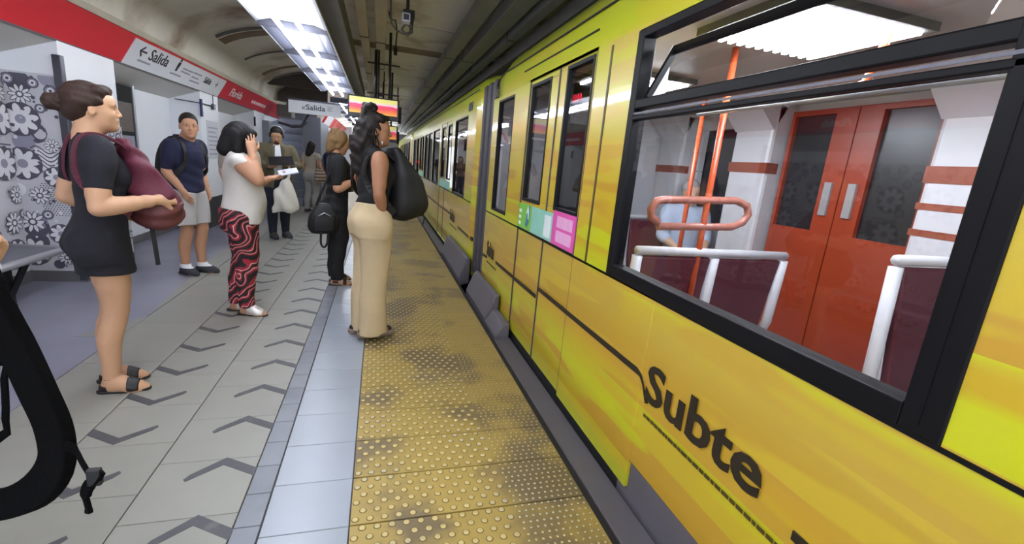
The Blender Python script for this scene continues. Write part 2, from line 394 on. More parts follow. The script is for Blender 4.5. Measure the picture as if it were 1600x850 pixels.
# far band and far column beyond the stairs
fx = 1.12
far = fascia(14.6, 24, 'sign_band', 'short red sign band far down the platform beyond the stairs'); far.location = (fx, 14.6, 0)
panel(far, .1, 1.6, .05, .95, M['signw'], 'white_panel'); 
ftext(far, '2', .3, M['txtw'], 2.7, .3, 1.2, bold=.004); ftext(far, '→', .25, M['txtw'], 5.2, .3, 1.3, bold=.004)
struct(MB().box(-2.3, -1.85, 16.3, YF, 0, 2.15).build('wall_far_left', M['wall']))
struct(MB().box(-2.3, -1.2, 22, 22.3, 0, 2.5).build('wall_far_end', M['wall']))
tag(MB().box(-1.845, -1.80, 17.2, 18.6, .3, 1.75).build('framed_poster', M['blackm'], bevel=.01), 'dark framed poster on the far white wall past the stairs', 'poster')

# ------------------------------------------------------------------ stairs beside the far platform
st = empty('staircase', (-2.05, 12.6, 0))
for k in range(11):
    MB().box(-.62, .22, .17*k, .17*k+.20, max(0, .20*k-.06), .20*(k+1)-.012).build('step', M['stair'], st, bevel=.02, seg=2)
MB().box(.24, .62, 0, 1.95, 0, 2.13).build('side_wall', M['staird'], st, bevel=.01)
MB().box(.22, .64, -.03, .0, 0, 2.2).build('end_panel', M['staird'], st, bevel=.02)
MB().tube([(.20,-.02,.95),(.20,.0,1.02),(.20,.3,1.30),(.20,1.7,2.9)], .03, 8).build('handrail', M['rubber'], st, smooth=True)
MB().tube([(-.30,-.06,1.98),(.0,-.08,1.92),(.2,-.08,1.95),(.3,-.05,2.05),(.34,0,2.2)], .035, 8).build('curved_rail', M['steeld'], st, smooth=True)
MB().box(-1.6, .30, 2.05, 2.15, 0, 2.8).build('back_panel', M['staird'], st)
MB().box(-.75, -.50, -.1, .2, 0, 2.0).build('newel_panel', M['stair'], st, bevel=.02)
tag(st, 'grey staircase rising behind the man in the khaki jacket', 'stairs')
struct(MB().box(-3.3, -2.75, 12.76, 12.9, 0, 2.15).build('wall_stair_side', M['staird']))
tag(MB().box(-2.42, -2.08, 12.7, 13.2, 2.13, 2.42).build('duct_box', M['piped'], bevel=.03), 'dark square duct over the stairs below the end of the red band', 'duct')

# ------------------------------------------------------------------ vault
M['vaultdark'] = mat('added dark vault panel', (74,66,60), .85, var=.25, vscale=2)  # added dark panels stand in for the dark of the cross vault
struct(MB().box(-2.5, -1.35, 13.3, 13.6, 2.55, 3.3).build('wall_added_dark', M['vaultdark'])); struct(MB().box(-2.62, -1.25, 12.0, 12.2, 2.78, 3.3).build('trim_added_dark', M['vaultdark']))
def vprof(a):                                    # a 0..1 from left springing to right springing
    u = 2*a-1; au = abs(u)
    return (.55+3.15*math.copysign(au**.85, u), 2.44+.78*(1-au**3.4)**(1/2.2))
pl = [vprof(i/40) for i in range(41)]
vm = MB(); ys = [-3+i*1.0 for i in range(44)]
n = len(pl); vs = []; fs = []
for y in ys: vs += [(x, y, z) for x, z in pl]
o = len(vs)
for y in ys: vs += [(x+(x-.5)*.06, y, z+.2) for x, z in pl]
for j in range(len(ys)-1):
    for i in range(n-1):
        a = j*n+i; fs += [(a, a+1, a+n+1, a+n), (o+a, o+a+n, o+a+n+1, o+a+1)]
struct(vm.add(vs, fs).build('ceiling', M['vault'], smooth=True))
struct(MB().box(-3.3, -2.57, -3, YF, 2.47, 2.75).build('wall_left_upper', M['vault']))
struct(MB().box(-2.60, -2.545, -3, 14.5, 2.475, 2.54).build('trim_1', M['pipel']))
struct(MB().box(3.68, 3.9, -3, 60, -1.2, 3.0).build('wall_right', M['dark']))
struct(MB().box(-3.3, 5, 39.6, 40, -1.2, 3.5).build('wall_end', M['dark']))
def vrib(Y, a0, a1, w, t, m, name, label, cat, off=.0):
    mb = MB(); P = []
    for i in range(25):
        x, z = vprof(a0+(a1-a0)*i/24); P.append((x, z))
    vs = []; fs = []
    for x, z in P:
        cx, cz = .55-x, 1.2-z; l = math.hypot(cx, cz); dx, dz = cx/l, cz/l
        vs += [(x+dx*t, Y-w/2, z+dz*t), (x+dx*t, Y+w/2, z+dz*t), (x-dx*.02, Y+w/2, z-dz*.02), (x-dx*.02, Y-w/2, z-dz*.02)]
    for i in range(24):
        for k in range(4): fs.append((4*i+k, 4*i+(k+1) % 4, 4*i+4+(k+1) % 4, 4*i+4+k))
    o = mb.add(vs, fs).build(name, m); tag(o, label, cat); return o
vrib(6.95, .40, .75, .05, .02, M['pipel'], 'ceiling_seam', 'thin raised seam across the ceiling just behind the security camera', 'seam')
vrib(8.55, .36, .70, .34, .02, M['rib'], 'ceiling_rib', 'brown stained arched rib across the ceiling above the nearer monitor', 'rib')
vrib(8.4, .05, .27, .28, .015, M['rib'], 'ceiling_rib', 'brown stained rib on the left side of the ceiling beside a conduit', 'rib')
vrib(11.2, .04, .18, .16, .02, M['rib'], 'ceiling_rib', 'dull brown rib over the red band near the hanging exit sign', 'rib')
def vcond(Y, a0, a1, r, label, dy=0.):
    pts = []
    for i in range(16):
        x, z = vprof(a0+(a1-a0)*i/15); pts.append((x+.02*(1 if x < .5 else -1), Y+dy*i/15, z-.03))
    tag(MB().tube(pts, r, 7).build('ceiling_conduit', M['piped'], smooth=True), label, 'conduit')
vcond(8.0, .055, .30, .022, 'bent dark conduit nearest on the left side of the ceiling')
vcond(9.6, .05, .30, .016, 'thin dark conduit bending up beside the third ceiling light')
vcond(11.9, .05, .30, .022, 'dark conduit on the ceiling above the far end of the red band')
# cable tray beside the lights, conduits over the track
def run(name, x, z, w, h, m, label, cat, y0=-2.5, y1=30, joints=0, r=None):
    e = empty(name, (x, 0, z))
    if r: MB().tube([(0,y0,0),(0,y1,0)], r, 10).build('pipe', m, e, smooth=True)
    else: MB().box(-w/2, w/2, y0, y1, -h/2, h/2).build('channel', m, e, bevel=.006)
    if joints:
        y = 1.0
        mb = None
        while y < 18:
            q = MB().box(-w/2-.005, w/2+.005, y, y+.05, -h/2-.005, h/2+.005).build('joint_clip', M['piped'], e) if mb is None else copy_mesh(mb, e, (0, y-1.0, 0))
            mb = mb or q; y += joints
    return tag(e, label, cat)
run('cable_tray', -.40, 2.62, .16, .16, M['piped'], 'dark square cable tray running right beside the ceiling lights', 'cable tray', y1=10.4)
run('cable_duct', -.215, 2.90, .10, .10, M['pipel'], 'pale square duct with clips just right of the cable tray', 'duct', joints=2.7)
run('cable_duct', -.02, 3.04, .13, .08, M['pipel'], 'flat pale duct on the ceiling left of the security camera', 'duct', joints=2.1, y1=12)
run('conduit_pipe', .96, 2.98, .15, .13, M['pipe'], 'grey conduit over the platform edge, leftmost of the four beside the train', 'conduit', joints=3.1)
run('conduit_pipe', 1.24, 2.98, .19, .14, M['pipe'], 'wide grey conduit, second of the four from the platform side', 'conduit', joints=3.1)
run('conduit_pipe', 1.46, 2.95, .11, .12, M['pipe'], 'narrow grey conduit, third of the four from the platform side', 'conduit', joints=2.3)
run('conduit_pipe', 1.68, 2.86, .16, .14, M['piped'], 'dark conduit nearest the train roof, last of the four', 'conduit', joints=2.7)

# ------------------------------------------------------------------ lights
def fixture(y, label, white=False, ln=1.215):
    e = empty('ceiling_light', (-.79, y, 2.5)); w = .29
    MB().prism([(-w,.022),(-w,.10),(w,.10),(w,.022),(w-.012,.022),(w-.10,.05),(-w+.10,.05),(-w+.012,.022)], 'y', .004, ln-.004).build('housing', M['fix'] if white else M['refl'], e)
    MB().box(-w, w, -.006, .010, -.012, .05).build('cross_bar', M['steeld'], e)
    for x in (-.085, .085):
        MB().tube([(x, .05, -.012), (x, ln-.05, -.012)], .019, 10).build('tube', M['tube'], e, smooth=True)
    MB().box(-w-.014, -w, 0, ln, .02, .12).build('side_rail', M['fix'], e); MB().box(w, w+.014, 0, ln, .02, .12).build('side_rail', M['fix'], e)
    return tag(e, label, 'ceiling light', 'fluorescent lights over the platform')
ords = ['nearest visible', 'second', 'third', 'fourth', 'fifth']
for k in range(-4, 5):
    y = 3.72+1.23*k
    if k < 0: lb = 'fluorescent ceiling light overhead, %s before the nearest visible one' % ['one', 'two', 'three', 'four'][-k-1]
    else: lb = '%s fluorescent ceiling light of the row over the platform' % ords[k]
    fixture(y, lb, k < 1)  # farther housings darkened against tube glare; nearest left white as if washed out
for k in range(5):
    fixture(11.4+1.5*k, 'bright ceiling light beyond the hanging sign, %s of the far row' % ['first', 'second', 'third', 'fourth', 'last'][k])
for k in range(3):
    fixture(20+2.5*k, 'small distant ceiling light deep in the station, %s from the camera' % ['first', 'second', 'third'][k])

# ------------------------------------------------------------------ hanging sign, monitors, camera
sg = empty('hanging_sign', (-1.285, 10.5, 2.12))
MB().box(-.49, .49, -.03, .03, 0, .24).build('sign_face', M['signw'], sg, bevel=.004)
MB().box(-.50, .50, -.035, .035, .24, .27).build('top_rail', M['steeld'], sg)
MB().tube([(.22,0,.26),(.22,0,1.12)], .02, 8).build('hanger', M['iron'], sg)
text('lettering', '↙', .13, M['txt'], (-.25, -.032, .09), (1,0,0), (0,0,1), sg)
text('lettering', 'Salida', .145, M['txt'], (-.17, -.032, .085), (1,0,0), (0,0,1), sg, bold=.0015, sx=1.12)
for zz, wd in ((.16, .10), (.13, .07), (.10, .09)): MB().box(.24, .24+wd, -.0325, -.03, zz, zz+.014).build('small_print', M['txtg'], sg)
tag(sg, 'white hanging exit sign over the platform', 'sign')
def screen_mat():
    m = bpy.data.materials.new('monitor picture'); m.use_nodes = True; nt = m.node_tree; N = nt.nodes; L = nt.links; b = N['Principled BSDF']
    tc = N.new('ShaderNodeTexCoord'); sp = N.new('ShaderNodeSeparateXYZ'); L.new(tc.outputs['Generated'], sp.inputs[0])
    rp = N.new('ShaderNodeValToRGB'); nz = N.new('ShaderNodeTexNoise'); nz.inputs['Scale'].default_value = 3
    L.new(tc.outputs['Generated'], nz.inputs['Vector'])
    ad = N.new('ShaderNodeMath'); ad.operation = 'MULTIPLY_ADD'; ad.inputs[1].default_value = .35; L.new(nz.outputs['Fac'], ad.inputs[0]); L.new(sp.outputs['Z'], ad.inputs[2])
    r = rp.color_ramp; r.elements[0].position = .18; r.elements[0].color = lin((250,170,60))+(1,); r.elements[1].position = 1.1; r.elements[1].color = lin((226,214,120))+(1,)
    for p, c in ((.40,(240,120,60)),(.55,(232,60,90)),(.72,(236,70,110)),(.80,(250,200,215)),(.92,(214,220,150))):
        e = r.elements.new(p); e.color = lin(c)+(1,)
    L.new(ad.outputs[0], rp.inputs[0]); L.new(rp.outputs[0], b.inputs['Base Color']); L.new(rp.outputs[0], b.inputs['Emission Color']); b.inputs['Emission Strength'].default_value = .25
    b.inputs['Roughness'].default_value = .3
    return m
M['screen'] = screen_mat()
def monitor(x, y, z, w, h, label, poles):
    e = empty('platform_monitor', (x, y, z))
    MB().box(-w/2, w/2, -.04, .05, 0, h).build('casing', M['black'], e, bevel=.008)
    MB().box(-w/2+.025, w/2-.03, -.043, -.039, .07, h-.02).build('screen', M['screen'], e)
    MB().box(w/2-.01, w/2+.035, -.02, .10, -.02, h*.7).build('side_box', M['blackm'], e, bevel=.01)
    for (px, r, top) in poles: MB().tube([(px, .02, h-.01), (px, .02, top)], r, 8).build('hanger_pole', M['iron'], e, smooth=True)
    if poles:
        for zz in (h+.06, h+.48): MB().tube([(poles[0][0]-.12, .02, zz), (poles[-1][0]+.02, .02, zz)], .012, 6).build('cross_rod', M['iron'], e)
    return tag(e, label, 'monitor')
monitor(-.10, 7.5, 1.96, .74, .315, 'large hanging monitor with pink and yellow picture behind the curly hair', [(.02,.022,.98),(.06,.014,.98),(.22,.02,1.24),(.345,.010,.50)])
monitor(.03, 11, 1.74, .70, .36, 'smaller monitor with red picture hanging below and behind the large one', [(.02,.02,1.48),(.2,.02,1.48)])
cc = empty('security_camera', (.24, 5.55, 2.90))
MB().box(-.045, .045, -.10, .09, -.045, .045).build('camera_body', M['fix'], cc, bevel=.012)
MB().box(-.035, .085, -.13, .12, .045, .066).build('sun_hood', M['black'], cc, bevel=.006); MB().box(.05, .085, -.12, .12, -.02, .05).build('sun_hood', M['black'], cc, bevel=.004)
MB().box(-.028, .028, -.104, -.098, -.028, .028).build('lens_window', M['steeld'], cc)
MB().tube([(0,.05,-.03),(.02,.06,.15),(.02,.06,.28)], .018, 8).build('bracket', M['steeld'], cc)
loop = [(-.16,.0,.30),(-.16,.0,.05),(-.15,.0,-.06),(-.10,0,-.12),(-.02,0,-.15),(.05,0,-.12),(.05,.02,-.06),(.0,.03,-.04),(-.04,.02,-.10),(.02,0,-.16),(.07,0,-.12),(.07,.02,-.02)]
MB().tube(loop, .011, 7).build('cable', M['piped'], cc, smooth=True)
tag(cc, 'white security camera with looped cable on the ceiling', 'security camera')
dd = empty('hanging_cable', (.09, 6.2, 2.62))
MB().tube([(-.02,0,.5),(-.0,0,.42),(.06,0,.42),(.08,0,.3),(.07,0,.15),(.09,0,.08),(.06,0,.05),(.07,0,.15)], .009, 6).build('cable', M['iron'], dd, smooth=True)
MB().tube([(.06,0,.12),(.07,0,.03)], .022, 7).build('plug', M['black'], dd)
tag(dd, 'short black cable hanging from the ceiling left of the security camera', 'cable')
# bench
M['seatm'] = mat('grey perforated metal', (124,126,134), .35, metal=.6, var=.12, vscale=40)
be = empty('bench', (-2.79, 4.7, 0))
MB().box(-.25, .22, -2.6, 0, .415, .44).build('seat', M['seatm'], be, bevel=.01)
MB().tube([(.235,-2.6,.425),(.235,-.03,.425),(.215,.0,.425),(-.25,.03,.425)], .028, 12).build('front_rail', M['steel'], be, smooth=True)
MB().tube([(.20,.02,.415),(.235,.0,.425),(.25,-.02,.425)], .034, 10).build('corner_cap', M['rubber'], be, smooth=True)
for y in (-.32, -2.2):
    MB().box(-.03, .03, y-.02, y+.02, .02, .42).build('leg', M['rubber'], be)
    MB().tube([(.16, y, .42), (-.02, y, .03)], .024, 8).build('leg_brace', M['rubber'], be)
    MB().box(-.16, .03, y-.03, y+.03, 0, .03).build('foot', M['rubber'], be, bevel=.005)
tag(be, 'grey metal platform bench at the left edge before the flower panel', 'bench')
# ------------------------------------------------------------------ trains
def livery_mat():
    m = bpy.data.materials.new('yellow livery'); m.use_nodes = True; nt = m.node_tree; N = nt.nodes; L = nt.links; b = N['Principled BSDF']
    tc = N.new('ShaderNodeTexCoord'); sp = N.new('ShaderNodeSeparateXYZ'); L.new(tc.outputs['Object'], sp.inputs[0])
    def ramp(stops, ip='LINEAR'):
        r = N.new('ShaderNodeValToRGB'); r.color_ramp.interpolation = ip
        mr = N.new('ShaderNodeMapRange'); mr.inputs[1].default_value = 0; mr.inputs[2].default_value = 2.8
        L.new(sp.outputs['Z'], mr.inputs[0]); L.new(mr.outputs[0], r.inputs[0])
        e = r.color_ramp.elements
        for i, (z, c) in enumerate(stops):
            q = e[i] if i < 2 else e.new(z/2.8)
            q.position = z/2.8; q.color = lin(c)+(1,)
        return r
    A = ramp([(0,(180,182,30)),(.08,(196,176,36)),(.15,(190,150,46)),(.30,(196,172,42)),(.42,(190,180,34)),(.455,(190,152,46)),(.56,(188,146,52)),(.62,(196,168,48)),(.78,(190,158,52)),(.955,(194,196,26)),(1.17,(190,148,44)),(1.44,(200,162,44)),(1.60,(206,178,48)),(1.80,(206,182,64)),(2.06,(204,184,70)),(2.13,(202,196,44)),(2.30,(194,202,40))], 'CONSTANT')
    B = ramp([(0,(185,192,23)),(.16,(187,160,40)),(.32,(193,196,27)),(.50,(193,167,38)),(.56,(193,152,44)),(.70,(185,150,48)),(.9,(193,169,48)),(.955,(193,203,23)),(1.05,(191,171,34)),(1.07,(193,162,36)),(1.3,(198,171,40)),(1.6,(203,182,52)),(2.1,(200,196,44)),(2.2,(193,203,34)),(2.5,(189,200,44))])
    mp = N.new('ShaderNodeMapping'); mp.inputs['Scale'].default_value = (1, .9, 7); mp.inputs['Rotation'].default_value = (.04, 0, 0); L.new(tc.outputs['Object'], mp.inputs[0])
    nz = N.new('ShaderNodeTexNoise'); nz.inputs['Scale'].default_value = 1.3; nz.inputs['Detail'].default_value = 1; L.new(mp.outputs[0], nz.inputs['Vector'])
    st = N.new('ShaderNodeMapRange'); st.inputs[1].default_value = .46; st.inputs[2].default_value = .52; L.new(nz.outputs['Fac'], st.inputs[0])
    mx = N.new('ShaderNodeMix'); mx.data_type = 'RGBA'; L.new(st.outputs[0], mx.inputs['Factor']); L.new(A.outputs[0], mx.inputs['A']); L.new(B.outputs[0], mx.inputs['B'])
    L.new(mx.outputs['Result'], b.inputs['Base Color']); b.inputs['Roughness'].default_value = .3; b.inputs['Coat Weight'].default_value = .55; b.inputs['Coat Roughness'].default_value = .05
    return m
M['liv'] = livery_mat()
def glass_mat(name, tint, ior=1.5):
    m = bpy.data.materials.new(name); m.use_nodes = True; nt = m.node_tree; N = nt.nodes; L = nt.links
    N.remove(N['Principled BSDF']); tr = N.new('ShaderNodeBsdfTransparent'); tr.inputs[0].default_value = tint+(1,)
    gl = N.new('ShaderNodeBsdfGlossy'); gl.inputs['Roughness'].default_value = .03
    nz = N.new('ShaderNodeTexNoise'); nz.inputs['Scale'].default_value = 1.2
    bp = N.new('ShaderNodeBump'); bp.inputs['Strength'].default_value = .02; bp.inputs['Distance'].default_value = .02; L.new(nz.outputs['Fac'], bp.inputs['Height']); L.new(bp.outputs[0], gl.inputs['Normal'])
    fr0 = N.new('ShaderNodeFresnel'); fr0.inputs[0].default_value = ior; ge = N.new('ShaderNodeNewGeometry'); fr = N.new('ShaderNodeMath'); fr.operation = 'MULTIPLY_ADD'; fr.use_clamp = True; fr.inputs[1].default_value = -1.; L.new(ge.outputs['Backfacing'], fr.inputs[0]); L.new(fr0.outputs[0], fr.inputs[2])
    mx = N.new('ShaderNodeMixShader'); L.new(fr.outputs[0], mx.inputs[0]); L.new(tr.outputs[0], mx.inputs[1]); L.new(gl.outputs[0], mx.inputs[2]); L.new(mx.outputs[0], N['Material Output'].inputs[0])
    return m
M['glass'] = glass_mat('train window glass', (.80,.80,.82), 1.6)
M['glassd'] = glass_mat('tinted door glass', (.62,.62,.64), 2.2)
M['trblack'] = mat('black window frame', (12,12,15), .5, var=.1, spec=.2)
M['sill'] = mat('grey train step rubber', (96,92,96), .55, var=.08, vscale=5)
M['bellow'] = mat('grey gangway rubber', (66,64,70), .6, var=.1)
M['inwhite'] = mat('white train interior', (206,206,212), .4, var=.02)
M['ingrey'] = mat('pale train ceiling', (178,176,174), .45, var=.04)
M['infloor'] = mat('pink grey train floor', (150,126,132), .3, var=.06)
M['orange'] = mat('orange train door', (150,56,30), .35, var=.04)
M['oband'] = mat('orange band', (140,70,50), .4)
M['burg'] = mat('burgundy seat', (92,34,48), .6, var=.08)
M['orail'] = mat('orange grab rail', (192,84,48), .25, var=.03)
M['prail'] = mat('pinkish orange grab rail', (176,112,98), .25, var=.03)
M['darkwin'] = mat('dark tunnel window', (26,26,32), .3, var=.02)
M['led'] = mat('lit train lamp', (255,255,255), emit=(240,248,255), es=50.)
M['ledr'] = mat('red led letters', (255,30,60), emit=(255,30,70), es=1.2)
M['decalb'] = mat('black livery lettering', (34,28,22), .4)
M['num'] = mat('dark train number', (70,62,20), .5)

class Root:
    def __init__(s, name, loc, label, cat='train', group=None):
        s.o = empty(name, loc); s.loc = Vector(loc); tag(s.o, label, cat, group)
    def p(s, mb, name, m, parent=None, **k):
        o = mb.build(name, m, parent or s.o, **k)
        if parent is None: o.location = -s.loc
        return o
XT = 1.15
def wall_grid(y0, y1, z0, z1, holes, x0, x1):
    """boxes that fill a wall around rectangular openings, one per cell, merged along y"""
    ys = sorted({y0, y1, *[h[0] for h in holes], *[h[1] for h in holes]}); zs = sorted({z0, z1, *[h[2] for h in holes], *[h[3] for h in holes]})
    mb = MB()
    for j in range(len(zs)-1):
        run = None
        for i in range(len(ys)-1):
            cy, cz = (ys[i]+ys[i+1])/2, (zs[j]+zs[j+1])/2
            hole = any(h[0] < cy < h[1] and h[2] < cz < h[3] for h in holes)
            if not hole: run = [run[0], ys[i+1]] if run else [ys[i], ys[i+1]]
            if (hole or i == len(ys)-2) and run: mb.box(x0, x1, run[0], run[1], zs[j], zs[j+1]); run = None
    return mb
def frame(y0, y1, z0, z1, w, x0, x1):
    mb = MB(); a = w if isinstance(w, tuple) else (w, w, w, w)      # left(y0) right(y1) bottom top
    mb.box(x0, x1, y0, y0+a[0], z0, z1); mb.box(x0, x1, y1-a[1], y1, z0, z1); mb.box(x0, x1, y0+a[0], y1-a[1], z0, z0+a[2]); mb.box(x0, x1, y0+a[0], y1-a[1], z1-a[3], z1)
    return mb
RP = [(XT,2.12),(XT,2.31),(XT+.012,2.34),(XT+.03,2.37),(XT+.06,2.42),(XT+.12,2.49),(XT+.25,2.56),(XT+.6,2.64),(XT+1.2,2.67),(XT+1.8,2.64),(XT+2.15,2.56),(XT+2.28,2.45),(XT+2.32,2.3),(XT+2.32,2.12)]
def roof(R, y0, y1, taper=(0, 1)):
    vs = []; fs = []; n = len(RP)
    ys = [y0, y0+.12, y0+.4, y1-.4, y1-.12, y1]
    tp = [1 if taper[0] else 0, .35 if taper[0] else 0, 0, 0, .35 if taper[1] else 0, 1 if taper[1] else 0]
    for y, t in zip(ys, tp):
        for x, z in RP: vs.append((x+(XT+1.16-x)*.05*t, y, z-(z-2.12)*.28*t))
    o = len(vs)
    for y, t in zip(ys, tp):
        for x, z in RP: vs.append((x+(XT+1.16-x)*(.05*t+.03), y, z-(z-2.12)*.28*t-.02))
    for j in range(5):
        for i in range(n-1): a = j*n+i; fs += [(a, a+1, a+n+1, a+n), (o+a, o+a+n, o+a+n+1, o+a+1)]
    for j in (0, 5):
        for i in range(n-1): a = j*n+i; fs.append((a, a+1, o+a+1, o+a))
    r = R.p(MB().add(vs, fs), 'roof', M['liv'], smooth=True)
    R.p(MB().tube([(XT-.004, y0+.1, 2.325), (XT-.004, y1-.4, 2.325), (XT+.006, y1-.12, 2.30), (XT+.02, y1, 2.26)], .006, 6), 'gutter_line', M['trblack'])
    return r
def pane(R, y0, y1, z0, z1, x, parent, m): return R.p(MB().box(x, x+.006, y0, y1, z0, z1), 'pane', M[m], parent)
def livery_text(R, y, z, size, sx=1.):
    t = text('lettering', 'Subte', size, M['decalb'], (XT-.0065, y, z), (0,-1,0), (0,0,1), R.o, ext=.0012, bold=size*.022, sx=sx); t.location = -R.loc
    mb = MB(); yy = y-.02; rnd = random.Random(3)
    while yy > y-size*3.6*sx+.05:
        w = rnd.uniform(.012, .035); mb.box(XT-.0068, XT-.005, yy-w, yy, z-size*.36, z-size*.30); yy -= w+.006
    tag(R.p(mb, 'small_print', M['num']), kind='stuff')
def door_leaf(R, y0, y1, py0, py1, pz0, pz1, label=None):
    d = R.p(wall_grid(y0, y1, .03, 2.12, [(py0, py1, pz0, pz1)], XT+.008, XT+.045), 'door', M['liv'], bevel=.004)
    s = R.p(frame(py0-.012, py1+.012, pz0-.012, pz1+.012, .022, XT+.004, XT+.05), 'window_seal', M['trblack'], d)
    pane(R, py0+.005, py1-.005, pz0+.005, pz1-.005, XT+.02, d, 'glassd')
    return d
# ---- the near car
T = Root('train_car', (2.3, 1.7, 0), 'near yellow train car with a big black framed window filling the right side')
R = T
BW = (.555, 2.07, .955, 2.115)
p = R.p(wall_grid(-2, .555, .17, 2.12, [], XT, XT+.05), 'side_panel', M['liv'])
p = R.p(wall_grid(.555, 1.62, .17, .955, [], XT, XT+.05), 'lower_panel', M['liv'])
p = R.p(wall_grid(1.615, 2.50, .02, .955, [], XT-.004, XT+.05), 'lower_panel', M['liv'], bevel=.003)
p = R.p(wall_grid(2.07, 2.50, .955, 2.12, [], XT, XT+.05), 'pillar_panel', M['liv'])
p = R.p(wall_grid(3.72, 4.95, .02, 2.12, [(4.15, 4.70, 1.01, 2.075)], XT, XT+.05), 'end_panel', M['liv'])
R.p(MB().box(XT, XT+.05, 2.50, 3.72, 2.12, 2.14), 'door_lintel', M['liv'])
R.p(MB().box(XT+.03, XT+.05, 2.50, 3.72, .0, .03), 'door_threshold', M['sill'])
door_leaf(R, 3.075, 3.70, 3.24, 3.66, 1.20, 2.085)
door_leaf(R, 2.52, 3.065, 2.55, 2.93, 1.20, 2.10)
for y in (2.508, 3.07, 3.71): R.p(MB().box(XT+.002, XT+.04, y-.008, y+.008, .03, 2.12), 'door_gasket', M['bellow'])
R.p(MB().box(XT-.004, XT+.01, 2.52, 3.9, 2.225, 2.236), 'door_track_line', M['trblack'])
# stickers along the bottom of the door windows
M['stg'] = mat('green sticker', (120,186,72), .4, var=.05, vscale=9); M['stt'] = mat('teal sticker', (140,196,176), .4, var=.1, vscale=8); M['stp'] = mat('pink sticker', (214,84,160), .4, var=.05); M['stl'] = mat('pale pink label', (228,170,206), .4, var=.1, vscale=20); M['stb'] = mat('blue sticker shape', (52,112,140), .4); M['stw'] = mat('white sticker shape', (224,232,232), .4)
a = R.p(MB().box(XT-.003, XT+.01, 3.36, 3.70, .965, 1.165), 'sticker', M['stg']); 
R.p(MB().prism([(3.50,1.0),(3.47,1.10),(3.43,1.17),(3.40,1.12),(3.42,1.03),(3.46,.985)], 'x', XT-.0045, XT-.002), 'blue_figure', M['stb'], a)
R.p(MB().prism([(3.49,1.09),(3.45,1.16),(3.42,1.12),(3.42,1.05),(3.44,1.06),(3.45,1.11)], 'x', XT-.0055, XT-.003), 'white_figure', M['stw'], a)
mb = MB()
for k in range(3): mb.box(XT-.0045, XT-.002, 3.62, 3.68, .99+.05*k, 1.015+.05*k)
tag(R.p(mb, 'small_print', M['stw'], a), kind='stuff')
a = R.p(MB().box(XT-.003, XT+.01, 2.90, 3.36, .965, 1.165), 'sticker', M['stt'])
R.p(MB().box(XT-.0045, XT-.002, 2.93, 3.06, .985, 1.14), 'pale_label', M['stw'], a)
a = R.p(MB().box(XT-.003, XT+.01, 2.52, 2.90, .965, 1.19), 'sticker', M['stp'])
for k in range(2): R.p(MB().box(XT-.0045, XT-.002, 2.56, 2.82, .99+.095*k, 1.065+.095*k), 'pale_label', M['stl'], a)
# side window near the end of the car
w = R.p(frame(4.14, 4.71, .995, 2.085, .018, XT-.002, XT+.05), 'window_frame', M['trblack']); pane(R, 4.155, 4.695, 1.01, 2.07, XT+.02, w, 'glassd')
# belt line and the black livery line that becomes the lettering
R.p(MB().box(XT-.004, XT+.01, -2, 4.94, .945, .957), 'belt_line', M['trblack'])
def line(ya, za, yb, zb, w=.030): return MB().prism([(ya,za-w/2),(ya,za+w/2),(yb,zb+w/2),(yb,zb-w/2)], 'x', XT-.0068, XT-.003)
R.p(line(4.94, .455, 4.72, .47), 'livery_line', M['decalb']); R.p(line(4.32, .50, 3.085, .52), 'livery_line', M['decalb'])
R.p(line(3.055, .592, 1.66, .60), 'livery_line', M['decalb']); R.p(MB().prism([(1.665,.585),(1.66,.615),(1.62,.60),(1.555,.515),(1.54,.50),(1.56,.49),(1.60,.56),(1.63,.585)], 'x', XT-.0068, XT-.003), 'livery_line', M['decalb'])
R.p(line(.80, .508, -1.9, .50), 'livery_line', M['decalb'])
livery_text(R, 1.575, .515, .235, 1.22); livery_text(R, 4.74, .50, .22, .62)
t = text('lettering', '6062', .10, M['num'], (XT-.004, 4.90, 2.135), (0,-1,0), (0,0,1), R.o, sx=.8, bold=.002); t.location = -R.loc
roof(R, -2, 4.95)
# big window: frame, main pane, tilted vent sash
w = R.p(frame(BW[0], BW[1], BW[2], BW[3], (.085, .055, .06, .035), XT-.006, XT+.06), 'window_frame', M['trblack'], bevel=.004)
R.p(MB().box(XT-.004, XT+.05, .60, 2.03, 1.765, 1.81), 'transom', M['trblack'], w, bevel=.006); R.p(MB().box(XT-.008, XT+.03, .60, 2.03, 1.715, 1.735), 'transom', M['trblack'], w, bevel=.004)
R.p(MB().box(XT-.0085, XT-.006, .62, 2.01, 1.740, 1.748), 'highlight_line', M['steeld'], w)  # grey strip paints the highlight line on the black transom bars
R.p(MB().box(XT-.008, XT+.01, .60, .63, .98, 1.76), 'inner_seal', M['trblack'], w)
pane(R, .62, 2.02, 1.01, 1.715, XT+.015, w, 'glass')
sash = Vector((XT+.015, 0, 1.82)); top = Vector((XT+.13, 0, 2.055)); ud = (top-sash)
def sp_(t, y, l=0.): return (sash.x+ud.x*t+l*ud.z/ud.length, y, sash.z+ud.z*t-l*ud.x/ud.length)
h = R.p(MB().add([sp_(.88, .60), sp_(1., .60), sp_(1., 1.98), sp_(.88, 1.98), sp_(.88, .60, .025), sp_(1., .60, .025), sp_(1., 1.98, .025), sp_(.88, 1.98, .025)], [(0,1,2,3),(4,5,6,7),(0,1,5,4),(1,2,6,5),(2,3,7,6),(3,0,4,7)]), 'vent_sash', M['trblack'], w)
